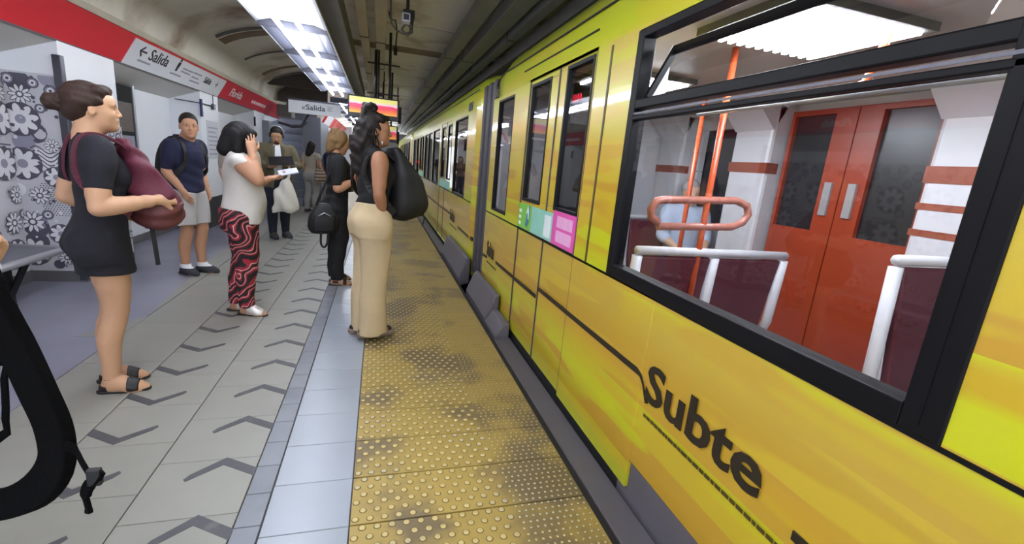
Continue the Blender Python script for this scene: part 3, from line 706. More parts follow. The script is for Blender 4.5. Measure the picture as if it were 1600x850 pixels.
for y in (.60, 1.955): R.p(MB().add([sp_(0, y), sp_(1., y), sp_(1., y+.025), sp_(0, y+.025), sp_(0, y, .025), sp_(1., y, .025), sp_(1., y+.025, .025), sp_(0, y+.025, .025)], [(0,1,2,3),(4,5,6,7),(0,1,5,4),(1,2,6,5),(2,3,7,6),(3,0,4,7)]), 'sash_stile', M['trblack'], h)
R.p(MB().add([sp_(0, .72, .01), sp_(.9, .72, .01), sp_(.9, 1.96, .01), sp_(0, 1.96, .01), sp_(0, .72, .015), sp_(.9, .72, .015), sp_(.9, 1.96, .015), sp_(0, 1.96, .015)], [(0,1,2,3),(4,5,6,7),(0,1,5,4),(1,2,6,5),(2,3,7,6),(3,0,4,7)]), 'pane', M['glass'], h)
R.p(MB().prism([(XT+.03,1.82),(XT+.13,1.82),(XT+.13,2.06)], 'y', 1.985, 1.99), 'sash_gusset', M['inwhite'], w)
# steps below the side
R.p(MB().box(1.0, 1.15, -2, 3.98, -.13, -.035), 'step_sill', M['sill'], bevel=.008)
R.p(MB().box(1.165, 1.19, -2, 1.70, -.13, .25), 'under_panel', M['sill']); R.p(MB().box(1.17, 1.19, 1.7, 4.9, -.2, .05), 'under_panel', M['blackm'])
R.p(MB().prism([(1.0,-.12),(1.0,.02),(1.085,.235),(1.135,.25),(1.135,-.12)], 'y', 4.02, 5.02), 'end_step', M['sill'], bevel=.015)
R.p(MB().prism([(1.0,-.12),(1.0,-.01),(1.07,.10),(1.13,.11),(1.13,-.12)], 'y', 3.60, 4.02), 'end_step', M['sill'], bevel=.012)
R.p(MB().box(1.3, 3.3, -2, 4.8, -.9, -.1), 'underframe', M['blackm'])
# interior
R.p(MB().box(1.2, 3.42, -2, 4.93, -.02, .02), 'car_floor', M['infloor']); R.p(MB().box(1.22, 3.4, -2, 4.93, 2.17, 2.2), 'car_ceiling', M['ingrey'])
R.p(wall_grid(-2, 4.95, 0, 2.2, [(2.05,3.20,.05,2.12),(3.72,4.40,.98,2.02),(.1,1.7,.98,2.02)], 3.40, 3.46), 'far_side_wall', M['inwhite'])
R.p(MB().box(3.47, 3.49, -2, 4.9, .9, 2.1), 'far_window_glass', M['darkwin'])
R.p(wall_grid(1.2, 3.45, 0, 2.5, [(1.9,2.7,.05,2.0)], 4.90, 4.94) if False else MB().box(1.2, 1.75, 4.90, 4.93, 0, 2.2).box(2.75, 3.42, 4.90, 4.93, 0, 2.2).box(1.75, 2.75, 4.90, 4.93, 1.98, 2.2), 'car_end_wall', M['inwhite'])
R.p(MB().box(1.2, 3.42, -2.0, -1.97, 0, 2.2), 'car_end_wall', M['inwhite'])
for ya, yb, hy in ((2.63,3.19,2.72),(2.06,2.62,2.53)):
    d = R.p(wall_grid(ya, yb, .05, 2.1, [(ya+.03 if ya < 2.5 else ya+.17, yb-.17 if ya < 2.5 else yb-.03, 1.17, 2.06)], 3.30, 3.34), 'far_door', M['orange'])
    R.p(MB().box(3.335, 3.345, ya+.02, yb-.02, 1.15, 2.07), 'door_glass', M['darkwin'], d)
    R.p(MB().box(3.28, 3.30, hy-.03, hy+.03, 1.30, 1.55), 'door_handle', M['steel'], d)
R.p(MB().box(3.20, 3.40, 2.0, 3.25, .02, .06), 'far_threshold', M['inwhite'])
def pillar(ya, yb, bands):
    q = R.p(MB().box(3.18, 3.40, ya, yb, .02, 2.17), 'pillar', M['inwhite'], bevel=.03)
    R.p(MB().prism([(3.18,1.95),(2.95,2.17),(3.3,2.17)], 'y', ya, yb), 'pillar_head', M['inwhite'], q)
    for za, zb in bands: R.p(MB().box(3.175, 3.3, ya-.004, yb+.004, za, zb), 'orange_band', M['oband'], q)
pillar(3.24, 3.68, [(1.59,1.68)]); pillar(1.68, 2.02, [(1.58,1.68),(1.42,1.46),(1.26,1.30)]); pillar(4.44, 4.88, [(1.55,1.63)]); pillar(-.3, .1, [(1.59,1.68)])
for (xa, xb, ya, yb) in ((1.47, 2.13, 1.50, 2.02), (1.47, 2.13, 3.0, 3.5), (1.47, 2.13, .2, .6)):
    q = R.p(MB().box(xa-.03, xb+.03, ya-.03, yb+.03, 2.135, 2.17), 'lamp_tray', M['piped'])
    for k in range(12):
        x = xa+(xb-xa)*(k+.5)/12; R.p(MB().box(x-.009, x+.009, ya, yb, 2.122, 2.136), 'lamp_slat', M['led'], q)
def seat_pair(y, x0, x1, zt, side):
    n = 2; w = (x1-x0)/n
    fr = MB()
    for i in range(n+1): fr.tube([(x0+w*i, y+.10*side, .42), (x0+w*i, y+.02*side, .62), (x0+w*i, y, zt-.03)], .030, 8)
    fr.tube([(x0-.01, y, zt), (x1+.01, y, zt)], .026, 8); 
    f = R.p(fr, 'seat_frame', M['inwhite'], smooth=True)
    for i in range(n):
        a = x0+w*i+.03; b = a+w-.06
        R.p(MB().add([(a,y+.09*side-.025,.46),(b,y+.09*side-.025,.46),(b,y-.015,zt-.03),(a,y-.015,zt-.03),(a,y+.09*side+.025,.46),(b,y+.09*side+.025,.46),(b,y+.02,zt-.03),(a,y+.02,zt-.03)], [(0,3,2,1),(4,5,6,7),(0,1,5,4),(1,2,6,5),(2,3,7,6),(3,0,4,7)]), 'seat_back', M['burg'], bevel=.012)
        R.p(MB().box(a, b, y+.06*side, y+.50*side, .40, .47), 'seat_cushion', M['burg'], bevel=.02)
    for x in (x0+.05, x1-.05): R.p(MB().tube([(x, y+.25*side, .02), (x, y+.25*side, .41)], .03, 8), 'seat_leg', M['inwhite'], smooth=True)
seat_pair(2.2, 1.40, 2.44, 1.06, 1); seat_pair(1.42, 2.22, 3.20, 1.20, -1); seat_pair(4.3, 2.0, 3.1, 1.05, -1)
R.p(MB().tube([(1.50,2.2,1.22),(1.45,2.2,1.25),(1.44,2.2,1.29),(1.47,2.2,1.34),(1.52,2.2,1.35),(2.0,2.2,1.375),(2.08,2.2,1.35),(2.10,2.2,1.30),(2.07,2.2,1.25),(2.0,2.2,1.22),(1.5,2.2,1.20)], .022, 9), 'grab_loop', M['prail'], smooth=True)
R.p(MB().tube([(1.80,2.2,.05),(1.80,2.2,2.17)], .018, 9), 'grab_pole', M['orail'], smooth=True); R.p(MB().tube([(2.5,3.3,.05),(2.5,3.3,2.17)], .02, 9), 'grab_pole', M['orail'], smooth=True)
R.p(MB().tube([(1.9,2.35,1.89),(1.92,2.0,1.885),(1.97,1.72,1.90),(2.0,1.60,1.94),(2.02,1.55,2.17)], .018, 9), 'ceiling_rail', M['orail'], smooth=True)
R.p(MB().tube([(1.75,2.35,1.84),(1.75,.6,1.84)], .014, 9), 'ceiling_rail', M['steel'], smooth=True)
# red led sign over the far doors
dsp = R.p(MB().box(1.5, 1.56, 3.2, 3.95, 1.96, 2.17), 'led_display', M['black'])
t = text('lettering', 'PROXIMA', .085, M['ledr'], (1.497, 3.86, 2.0), (0,-1,0), (0,0,1), dsp, sx=1.1)

R.p(MB().box(XT-.003, XT+.01, 2.318, 2.338, .03, 2.11), 'panel_groove', M['num'])
# ---- gangway and the cars ahead
G = Root('gangway', (2.3, 5.3, .1), 'dark grey rubber gangway between the two yellow train cars', 'gangway')
for k in range(5): G.p(MB().box(1.166+.016*(k % 2), 3.35, 4.97+.125*k, 5.085+.125*k, .1, 2.34), 'bellows_fold', M['bellow'], bevel=.02)
def far_car(R, y0, y1, holes, doors, detail=True):
    allh = holes+[(d[0], d[1], .03, 2.12) for d in doors]
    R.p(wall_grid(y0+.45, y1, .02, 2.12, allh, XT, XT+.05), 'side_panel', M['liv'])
    R.p(MB().prism([(XT,y0+.45),(XT+.035,y0+.30),(XT+.2,y0+.235),(XT+2.2,y0+.23),(XT+2.2,y0+.3),(XT+.2,y0+.33),(XT+.08,y0+.45)], 'z', .02, 2.13), 'end_corner', M['liv'])
    for (a, b, z0, z1) in holes:
        w = R.p(frame(a-.01, b+.01, z0-.01, z1+.01, .018, XT-.002, XT+.05), 'window_frame', M['trblack']); pane(R, a, b, z0, z1, XT+.02, w, 'glassd')
    for (a, b) in doors:
        c = (a+b)/2; door_leaf(R, a+.01, c-.005, a+.10, c-.16, 1.14, 2.05); door_leaf(R, c+.005, b-.01, c+.16, b-.10, 1.14, 2.05)
        for y in (a, c, b): R.p(MB().box(XT+.002, XT+.04, y-.008, y+.008, .03, 2.12), 'door_gasket', M['bellow'])
        R.p(MB().box(XT-.003, XT+.01, a+.06, b-.06, .965, 1.10), 'sticker', M['stt'])
    R.p(MB().box(XT-.004, XT+.01, y0+.45, y1, .945, .957), 'belt_line', M['trblack'])
    roof(R, y0+.24, y1, (1, 1)); R.p(MB().box(1.2, 3.4, y0+.3, y1, -.02, .02), 'car_floor', M['infloor'])
    R.p(MB().box(3.4, 3.46, y0+.25, y1, .0, 2.3), 'far_side_wall', M['inwhite']); R.p(MB().box(1.22, 3.4, y0+.3, y1, 2.17, 2.2), 'car_ceiling', M['ingrey'])
    y = y0+1
    while y < y1-1:
        R.p(MB().box(2.0, 2.12, y, y+.6, 2.15, 2.17), 'car_lamp', M['led']); y += 2.2
    R.p(MB().box(1.3, 3.3, y0+.3, y1, -.9, -.1), 'underframe', M['blackm'])
    R.p(MB().box(1.0, 1.15, y0+1.9, y1-.5, -.13, -.035), 'step_sill', M['sill'], bevel=.008)
    R.p(MB().prism([(1.0,-.10),(1.0,.02),(1.085,.27),(1.14,.28),(1.14,-.06)], 'y', y0+.15, y0+1.9), 'end_step', M['sill'], bevel=.015)
C2 = Root('train_car', (2.3, 11.5, 0), 'second yellow train car ahead of the dark gangway')
far_car(C2, 5.40, 17.6, [(6.42,7.50,.97,2.07),(9.50,10.66,.97,2.06),(10.86,11.72,.97,2.05),(11.84,12.66,.97,2.05),(14.5,15.4,.97,2.05),(15.6,16.9,.97,2.05)], [(7.80,9.24),(12.9,14.3)])
livery_text(C2, 7.55, .52, .24, .90)
def line2(R, ya, yb, z): R.p(MB().box(XT-.0068, XT-.003, ya, yb, z-.015, z+.015), 'livery_line', M['decalb'])
line2(C2, 5.85, 6.72, .50); line2(C2, 7.60, 8.4, .60); line2(C2, 8.6, 17.4, .58)
C2.p(MB().box(1.16, 1.175, 5.68, 5.84, .47, .52), 'livery_line', M['decalb'])
t = text('lettering', '6064', .15, M['txt'], (XT-.004, 6.42, 2.125), (0,-1,0), (0,0,1), C2.o, sx=1.0, bold=.004); t.location = -C2.loc
G2 = Root('gangway', (2.3, 17.8, .1), 'far small dark gangway beyond the second train car', 'gangway')
for k in range(3): G2.p(MB().box(1.23+.02*(k % 2), 3.35, 17.62+.12*k, 17.73+.12*k, .1, 2.3), 'bellows_fold', M['bellow'])
C3 = Root('train_car', (2.3, 24, 0), 'third yellow train car at the far end of the track')
far_car(C3, 18.0, 31, [(19.0,20.1,.97,2.06),(22.1,23.2,.97,2.06),(23.4,24.4,.97,2.05),(26.6,27.8,.97,2.05)], [(20.4,21.8),(24.8,26.2)])
sl = empty('signal_post', (.86, 19.05, 0))
MB().tube([(0,0,0),(0,0,1.25)], .03, 8).build('post', M['blackm'], sl); MB().box(-.07, .07, -.05, .06, 1.22, 1.40).build('lamp_box', M['blackm'], sl); MB().tube([(0,-.06,1.31),(0,-.045,1.31)], .05, 10).build('lamp_lens', M['ledr'], sl)
tag(sl, 'small red signal lamp glowing beside the far train', 'lamp')
# ------------------------------------------------------------------ implicit bodies (signed distance fields meshed as one surface)
def nv(a): a = np.asarray(a, float); return a/np.linalg.norm(a)
def cat(P, n):
    """Catmull-Rom resample of a list of rows"""
    P = np.asarray(P, float); Q = np.vstack([2*P[0]-P[1], P, 2*P[-1]-P[-2]]); out = []
    m = len(P)-1
    for i in np.linspace(0, m-1e-9, n):
        k = int(i); t = i-k; a, b, c, d = Q[k], Q[k+1], Q[k+2], Q[k+3]
        out.append(.5*((2*b)+(-a+c)*t+(2*a-5*b+4*c-d)*t*t+(-a+3*b-3*c+d)*t**3))
    return np.array(out)
def rc(a, b, ra, rb=None, k=.02):
    a = np.asarray(a, float); b = np.asarray(b, float); rb = ra if rb is None else rb
    ba = b-a; l2 = max(float(ba@ba), 1e-9); R = max(ra, rb)
    def f(x, y, z):
        px, py, pz = x-a[0], y-a[1], z-a[2]
        t = np.clip((px*ba[0]+py*ba[1]+pz*ba[2])/l2, 0, 1)
        return np.sqrt((px-ba[0]*t)**2+(py-ba[1]*t)**2+(pz-ba[2]*t)**2)-(ra+(rb-ra)*t)
    return ('add', f, np.minimum(a, b)-R, np.maximum(a, b)+R, k)
def chain(pts, rs, k=.02, n=None):
    P = cat([list(p)+[r] for p, r in zip(pts, rs)], n or 3*len(pts)); return [rc(P[i, :3], P[i+1, :3], P[i, 3], P[i+1, 3], k) for i in range(len(P)-1)]
def el(c, r, R=None, k=.02):
    c = np.asarray(c, float); r = np.asarray(r, float); R = np.eye(3) if R is None else np.asarray(R); ext = np.abs(R)@r
    def f(x, y, z):
        p = [x-c[0], y-c[1], z-c[2]]
        q = [R[0, i]*p[0]+R[1, i]*p[1]+R[2, i]*p[2] for i in range(3)]
        k0 = np.sqrt((q[0]/r[0])**2+(q[1]/r[1])**2+(q[2]/r[2])**2); k1 = np.sqrt((q[0]/r[0]**2)**2+(q[1]/r[1]**2)**2+(q[2]/r[2]**2)**2)
        return k0*(k0-1)/np.maximum(k1, 1e-6)
    return ('add', f, c-ext, c+ext, k)
def loft(sec, k=.02, n=48, e=2.0, cap=.01):
    """stack of ellipses along z: rows (z, cx, cy, rx, ry)"""
    P = cat(sec, n); P = P[np.argsort(P[:, 0])]; Z = P[:, 0]; z0, z1 = Z[0], Z[-1]
    def f(x, y, z):
        zz = np.clip(z, z0, z1)
        cx, cy, rx, ry = (np.interp(zz, Z, P[:, i]) for i in range(1, 5))
        q = (np.abs((x-cx)/rx)**e+np.abs((y-cy)/ry)**e)**(1/e)
        d = (q-1)*np.minimum(rx, ry)
        return np.maximum(d, np.abs(z-(z0+z1)/2)-(z1-z0)/2) if cap else d
    lo = np.array([(P[:, 1]-P[:, 3]).min(), (P[:, 2]-P[:, 4]).min(), z0]); hi = np.array([(P[:, 1]+P[:, 3]).max(), (P[:, 2]+P[:, 4]).max(), z1])
    return ('add', f, lo, hi, k)
def sub(p, k=.01): return ('sub', p[1], p[2], p[3], k)
def inflate(prims, t, k=None):
    return [('add', (lambda f: (lambda x, y, z: f(x, y, z)-t))(p[1]), p[2]-t, p[3]+t, p[4] if k is None else k) for p in prims if p[0] == 'add']
def cut(n, off, k=0.): n = np.asarray(n, float); return ('cut', n, off, k)
def disp(fn): return ('disp', fn)
def swirl(amp, fx, fy, fz, ph=0.):
    return disp(lambda x, y, z: amp*(np.sin(fx*x+1.7*np.sin(fz*.6*z)+ph)*np.cos(fy*y+ph)+.6*np.sin(fz*z+fx*.5*x+fy*.7*y+2*ph)))
def mesh_sdf(prims, h):
    ad = [p for p in prims if p[0] == 'add']; lo = np.min([p[2] for p in ad], axis=0)-3*h; hi = np.max([p[3] for p in ad], axis=0)+3*h
    n = np.ceil((hi-lo)/h).astype(int)+1; D = np.full(n, .05, np.float32)
    ax = [lo[i]+h*np.arange(n[i]) for i in range(3)]
    G = (ax[0][:, None, None], ax[1][None, :, None], ax[2][None, None, :])
    for p in prims:
        if p[0] in ('add', 'sub'):
            k = p[4]; mg = k+3*h; a = np.maximum(((p[2]-mg-lo)/h).astype(int), 0); b = np.minimum(((p[3]+mg-lo)/h).astype(int)+2, n)
            if (b <= a).any(): continue
            s = tuple(slice(a[i], b[i]) for i in range(3)); X, Y, Z = (ax[0][s[0]][:, None, None], ax[1][s[1]][None, :, None], ax[2][s[2]][None, None, :])
            d = p[1](X, Y, Z); o = D[s]
            if p[0] == 'sub': d = -d; o2 = np.maximum(o, d)+(np.maximum(k-np.abs(o-d), 0)**2/(4*k) if k else 0)
            else: o2 = np.minimum(o, d)-(np.maximum(k-np.abs(o-d), 0)**2/(4*k) if k else 0)
            D[s] = o2
        elif p[0] == 'cut':
            d = G[0]*p[1][0]+G[1]*p[1][1]+G[2]*p[1][2]-p[2]
            D = np.maximum(D, d).astype(np.float32)
        elif p[0] == 'disp': D = (D+p[1](*G)).astype(np.float32)
    # surface nets
    c = D < 0; m = n-1
    cnt = np.zeros(m, np.int8); C8 = [(i, j, k) for i in (0, 1) for j in (0, 1) for k in (0, 1)]
    sl = lambda o: tuple(slice(o[i], o[i]+m[i]) for i in range(3))
    for o in C8: cnt += c[sl(o)]
    act = (cnt > 0) & (cnt < 8); idx = -np.ones(m, np.int64); A = np.argwhere(act); idx[act] = np.arange(len(A))
    V = np.zeros((len(A), 3)); Wt = np.zeros(len(A)); vals = {o: D[A[:, 0]+o[0], A[:, 1]+o[1], A[:, 2]+o[2]].astype(float) for o in C8}
    for o in C8:
        for d in range(3):
            if o[d] == 0:
                q = list(o); q[d] = 1; q = tuple(q); a, b = vals[o], vals[q]; w = (a < 0) != (b < 0)
                t = np.where(w, a/np.where(w, a-b, 1), 0); P = np.tile(np.array(o, float), (len(A), 1)); P[:, d] += t
                V += P*w[:, None]; Wt += w
    V = lo+h*(A+V/Wt[:, None]); F = []
    for d in range(3):
        e1, e2 = [(1, 2), (2, 0), (0, 1)][d]
        s0 = [slice(1, m[i]) for i in range(3)]; s0[d] = slice(0, m[d]); s1 = list(s0); s1[d] = slice(1, m[d]+1)
        a, b = c[tuple(s0)], c[tuple(s1)]
        for flip in (False, True):
            E = np.argwhere((a & ~b) if not flip else (~a & b))
            if not len(E): continue
            off = np.array([1 if i != d else 0 for i in range(3)]); E = E+off
            u = np.zeros(3, int); u[e1] = 1; v = np.zeros(3, int); v[e2] = 1
            g = lambda q: idx[q[:, 0], q[:, 1], q[:, 2]]
            quad = np.stack([g(E), g(E-u), g(E-u-v), g(E-v)], 1)
            F.append(quad if not flip else quad[:, ::-1])
    return V, np.concatenate(F)
def sdf_obj(name, prims, h, m, parent=None, M4=None, relax=1):
    flat = []
    for p in prims: flat += p if isinstance(p, list) else [p]
    V, F = mesh_sdf(flat, h)
    for _ in range(relax):                                   # light smoothing removes voxel steps
        acc = np.zeros_like(V); n = np.zeros(len(V))
        for i in range(4):
            a, b = F[:, i], F[:, (i+1) % 4]
            for q in range(3): acc[:, q] += np.bincount(a, V[b, q], len(V))+np.bincount(b, V[a, q], len(V))
            n += np.bincount(a, minlength=len(V))+np.bincount(b, minlength=len(V))
        V = V*.5+.5*acc/np.maximum(n, 1)[:, None]
    if M4 is not None: V = V@np.array(M4)[:3, :3].T+np.array(M4)[:3, 3]
    me = bpy.data.meshes.new(name); me.vertices.add(len(V)); me.vertices.foreach_set('co', V.astype(np.float32).ravel())
    me.loops.add(F.size); me.polygons.add(len(F)); me.loops.foreach_set('vertex_index', F.astype(np.int32).ravel())
    me.polygons.foreach_set('loop_start', np.arange(0, F.size, 4, dtype=np.int32)); me.polygons.foreach_set('loop_total', np.full(len(F), 4, np.int32))
    me.polygons.foreach_set('use_smooth', np.ones(len(F), bool)); me.materials.append(m); me.update(calc_edges=True); me.validate()
    o = bpy.data.objects.new(name, me); COL.objects.link(o)
    if parent: o.parent = parent
    return o
def rotm(yaw=0., pitch=0., roll=0.):
    """local x forward, y left, z up; pitch > 0 looks down"""
    a, b, c = [math.radians(q) for q in (yaw, pitch, roll)]
    Rz = np.array([[math.cos(a), -math.sin(a), 0], [math.sin(a), math.cos(a), 0], [0, 0, 1]]); Ry = np.array([[math.cos(b), 0, math.sin(b)], [0, 1, 0], [-math.sin(b), 0, math.cos(b)]])
    Rx = np.array([[1, 0, 0], [0, math.cos(c), -math.sin(c)], [0, math.sin(c), math.cos(c)]]); return Rz@Ry@Rx

# ------------------------------------------------------------------ people
def skin_mat(name, rgb): return mat(name, rgb, .5, var=.05, vscale=9, spec=.3)
SK = {'fair': skin_mat('fair skin', (190,148,116)), 'warm': skin_mat('warm skin', (182,136,106)), 'tan': skin_mat('tan skin', (160,114,86)), 'pale': skin_mat('pale skin', (198,162,138))}
def hair_mat(name, rgb): return mat(name, rgb, .6, var=.35, vscale=30, stretch=(6, 6, 1), bump=.35, bscale=90, spec=.3)
HR = {'brown': hair_mat('brown hair', (54,38,31)), 'black': hair_mat('black hair', (13,11,12)), 'dark': hair_mat('dark brown hair', (32,25,22)), 'blond': hair_mat('dark blond hair', (118,90,56)), 'grey': hair_mat('grey hair', (150,148,148))}
def cloth(name, rgb, **k): k.setdefault('var', .08); k.setdefault('bump', .15); k.setdefault('bscale', 220); return mat(name, rgb, k.pop('rough', .85), **k)
M['eyew'] = mat('eye white', (186,178,170), .2); M['iris'] = mat('dark iris', (40,28,22), .15); M['lip'] = mat('lips', (168,96,88), .4); M['brow'] = mat('dark eyebrow', (40,30,26), .8)
class Person:
    """local frame: x forward, y left, z up, unit figure 1.68 m tall; s scales it to the real height"""
    def __init__(s, name, label, x, y, heading, height, skin, vox, female=True, group=None):
        s.s = height/1.68; s.h = vox; s.f = female; s.sk = SK[skin]; s.label = label; s.name = name
        a = math.radians(heading); s.loc = (x, y, 0); s.rz = a; s.prims = []; s.M4 = np.diag([s.s, s.s, s.s, 1.]); s.root = None; s.group = group
    def add(s, *p):
        for q in p: s.prims += q if isinstance(q, list) else [q]
    def torso(s, w=1., dp=1., belly=0., lean=0.):
        f = s.f; i0 = len(s.prims)
        S_ = [(.80,-.01,0,.095,.150),(.88,-.015,0,.118,.172 if f else .162),(.97,-.008+belly*.3,0,.105+belly*.4,.158),(1.06,.004+belly*.5,0,.088+belly*.6,.128 if f else .140),
              (1.16,.008+belly*.3,0,.098+belly*.3,.134 if f else .155),(1.26,.014,0,.112,.150 if f else .168),(1.34,.002,0,.094,.168 if f else .182),(1.395,-.012,0,.070,.145 if f else .16),(1.435,-.018,0,.052,.065)]
        S_ = [(z, cx*1.+lean*(z-.8), cy, rx*dp, ry*w) for z, cx, cy, rx, ry in S_]; s.tor = S_
        s.add(loft(S_, .04))
        if f: s.add(el((.085+lean*.42, .07, 1.235), (.055,.058,.06), k=.04), el((.085+lean*.42, -.07, 1.235), (.055,.058,.06), k=.04))
        s.add(el((-.065,.07,.86), (.075,.085,.09), k=.05), el((-.065,-.07,.86), (.075,.085,.09), k=.05))
        s.lean = lean; s.tp = s.prims[i0:]
    def leg(s, side, foot=(0, 0), yaw=0., knee=(.02, 0), thick=1.):
        i0 = len(s.prims); y = .085*side; ank = np.array([foot[0]-.03, foot[1]+.085*side, .075]); kn = np.array([foot[0]*.5+knee[0], y+foot[1]*.5+knee[1], .475]); hp = np.array([-.005, y, .86])
        c, n = math.cos(math.radians(yaw)), math.sin(math.radians(yaw)); F = np.array([c, n, 0])
        t = thick; s.add(chain([hp, (hp+kn)/2+np.array([.012,0,0]), kn, (kn*.62+ank*.38)+np.array([-.022,0,0]), (kn*.25+ank*.75)+np.array([-.008,0,0]), ank], [.088*t,.074*t,.054*t,.053*t,.038*t,.033*t], .03, 14)); i1 = len(s.prims)
        s.add(chain([ank+F*-.03+np.array([0,0,-.042]), ank+F*.04+np.array([0,0,-.03]), ank+F*.10+np.array([0,0,-.052]), ank+F*.155+np.array([0,0,-.060])], [.030,.036,.030,.018], .03, 8))
        s.add(rc(ank+np.array([0,0,-.01]), ank+F*.09+np.array([-n*.015, c*.015, -.055]), .032, .022, .03), rc(ank, ank+F*.10+np.array([n*.018, -c*.018, -.055]), .03, .020, .03))
        s.lp = getattr(s, 'lp', [])+s.prims[i0:i1]; s.fp = getattr(s, 'fp', {}); s.fp[side] = s.prims[i1:]
        return ank, F, kn, hp
    def arm(s, side, elbow, wrist, hand, normal, curl=.35, thick=1., sh=None, finger=None, k=.03):
        i0 = len(s.prims); sh = np.array(sh if sh is not None else (-.015+s.lean*.55, .165*side*(1 if s.f else 1.10), 1.365)); el_ = np.asarray(elbow, float); wr = np.asarray(wrist, float); t = thick
        s.add(chain([sh, sh*.6+el_*.4, el_], [.050*t,.044*t,.036*t], .04, 7), chain([el_, el_*.65+wr*.35, wr], [.037*t,.038*t,.024*t], .02, 7)); s.ap = getattr(s, 'ap', {}); s.ap[side] = s.prims[i0:]
        s.hand(side, wr, hand, normal, curl, finger); return sh, el_, wr
    def hand(s, side, wr, d, nrm, curl=.35, finger=None):
        """d: direction to the knuckles, nrm: out of the palm; four fingers and a thumb"""
        d = nv(d); n = np.asarray(nrm, float); n = nv(n-d*(n@d)); t = np.cross(n, d)*side*-1.; wr = np.asarray(wr, float)
        # t points to the thumb side
        for i, o in enumerate((.028,.010,-.010,-.027)): s.add(rc(wr+t*o*.5, wr+d*(.082-.004*abs(i-1))+t*o, .016, .0125, .014))
        for i, (o, L, r) in enumerate(((.029,.070,.0085),(.010,.078,.0088),(-.010,.072,.0084),(-.028,.056,.0074))):
            c = curl if finger is None else finger[i]; p = wr+d*(.082-.004*abs(i-1))+t*o; ang = c*.9; q = p
            for j, f in enumerate((.45,.31,.24)):
                dd = d*math.cos(ang)+n*math.sin(ang)+t*o*1.2*(1-c); dd = nv(dd); nx = q+dd*L*f; s.add(rc(q, nx, r*(1-.08*j), r*(1-.08*(j+1)), .003 if j or i else .006)); q = nx; ang += c*1.35
        p0 = wr+d*.022+t*.024+n*.006; p1 = p0+nv(d*.6+t*.75+n*.25)*.038; p2 = p1+nv(d*.9+t*.25*(1-curl)+n*(.25+.5*curl))*.030; p3 = p2+nv(d*.9-t*.2*curl+n*(.2+.7*curl))*.024
        s.add(rc(p0, p1, .0145, .0115, .012), rc(p1, p2, .0110, .0095, .004), rc(p2, p3, .0095, .0075, .003))
    def head(s, yaw=0., pitch=0., roll=0., c=None, sc=None, nose=1.):
        f = s.f; sc = sc or (.94 if f else 1.0); R = rotm(yaw, pitch, roll); c = np.array(c if c is not None else (.022+s.lean*.8, 0, 1.56)); s.hc, s.hR, s.hs = c, R, sc
        P = lambda p: c+R@(np.array(p, float)*sc); E = lambda p, r, k=.02, RR=None: el(P(p), np.array(r)*sc, R if RR is None else R@RR, k*sc)
        base = np.array((-.02+s.lean*.6, 0, 1.40)); s.add(chain([base, base*.5+P((-.028,0,-.085))*.5, P((-.022,0,-.055))], [.060 if not f else .054,.054 if not f else .047,.052 if not f else .047], .03, 6))
        s.add(E((-.018,0,.028), (.098,.077,.094), .02), E((.030,0,-.030), (.058,.060,.082), .04), E((.040,0,-.070), (.050,.046 if f else .052,.044), .03), E((.074,0,-.098), (.020,.022 if f else .026,.018), .02))
        s.add(E((.058,.036,-.030), (.026,.024,.026), .02), E((.058,-.036,-.030), (.026,.024,.026), .02), E((.066,0,.040), (.026,.052,.028), .03))
        s.add(E((.074,.030,.020), (.016,.026,.008 if f else .011), .012), E((.074,-.030,.020), (.016,.026,.008 if f else .011), .012))
        for q in (1, -1):
            s.prims.append(sub(E((.099,.031*q,.003), (.020,.019,.013)), .012))
            s.add(E((.070,.031*q,.002), (.0165,.018,.0145), .004)); s.add(E((.083,.031*q,.0115), (.006,.018,.004), .004))
            s.add(E((-.002,.077*q,-.010), (.019,.008,.031), .006, rotm(-18*q, 8)), E((-.004,.078*q,-.030), (.010,.009,.012), .006))
        s.add(rc(P((.088,0,.012)), P((.108*nose,0,-.026)), .0085*sc, .0105*sc, .014), E((.106*nose,0,-.031), (.013,.011,.010), .006), E((.095,.012,-.034), (.010,.008,.008), .006), E((.095,-.012,-.034), (.010,.008,.008), .006))
        s.add(E((.084,0,-.060), (.016,.026,.012), .010), E((.082,0,-.073), (.015,.021,.009), .006)); s.prims.append(sub(E((.100,0,-.0665), (.012,.022,.0022)), .003))
        s.P, s.E = P, E
    def finish(s):
        s.root = sdf_obj(s.name, s.prims, s.h, s.sk, None, s.M4); s.root.location = s.loc; s.root.rotation_euler = (0, 0, s.rz); tag(s.root, s.label, 'person', s.group); return s.root
    def cl(s, name, prims, m, h=None, relax=1): return sdf_obj(name, prims, h or s.h*1.05, m, s.root, s.M4, relax)
    def mb(s, mb, name, m, parent=None, **k):
        mb.v = [tuple(np.array(v)*s.s) for v in mb.v]; return mb.build(name, m, parent or s.root, **k)
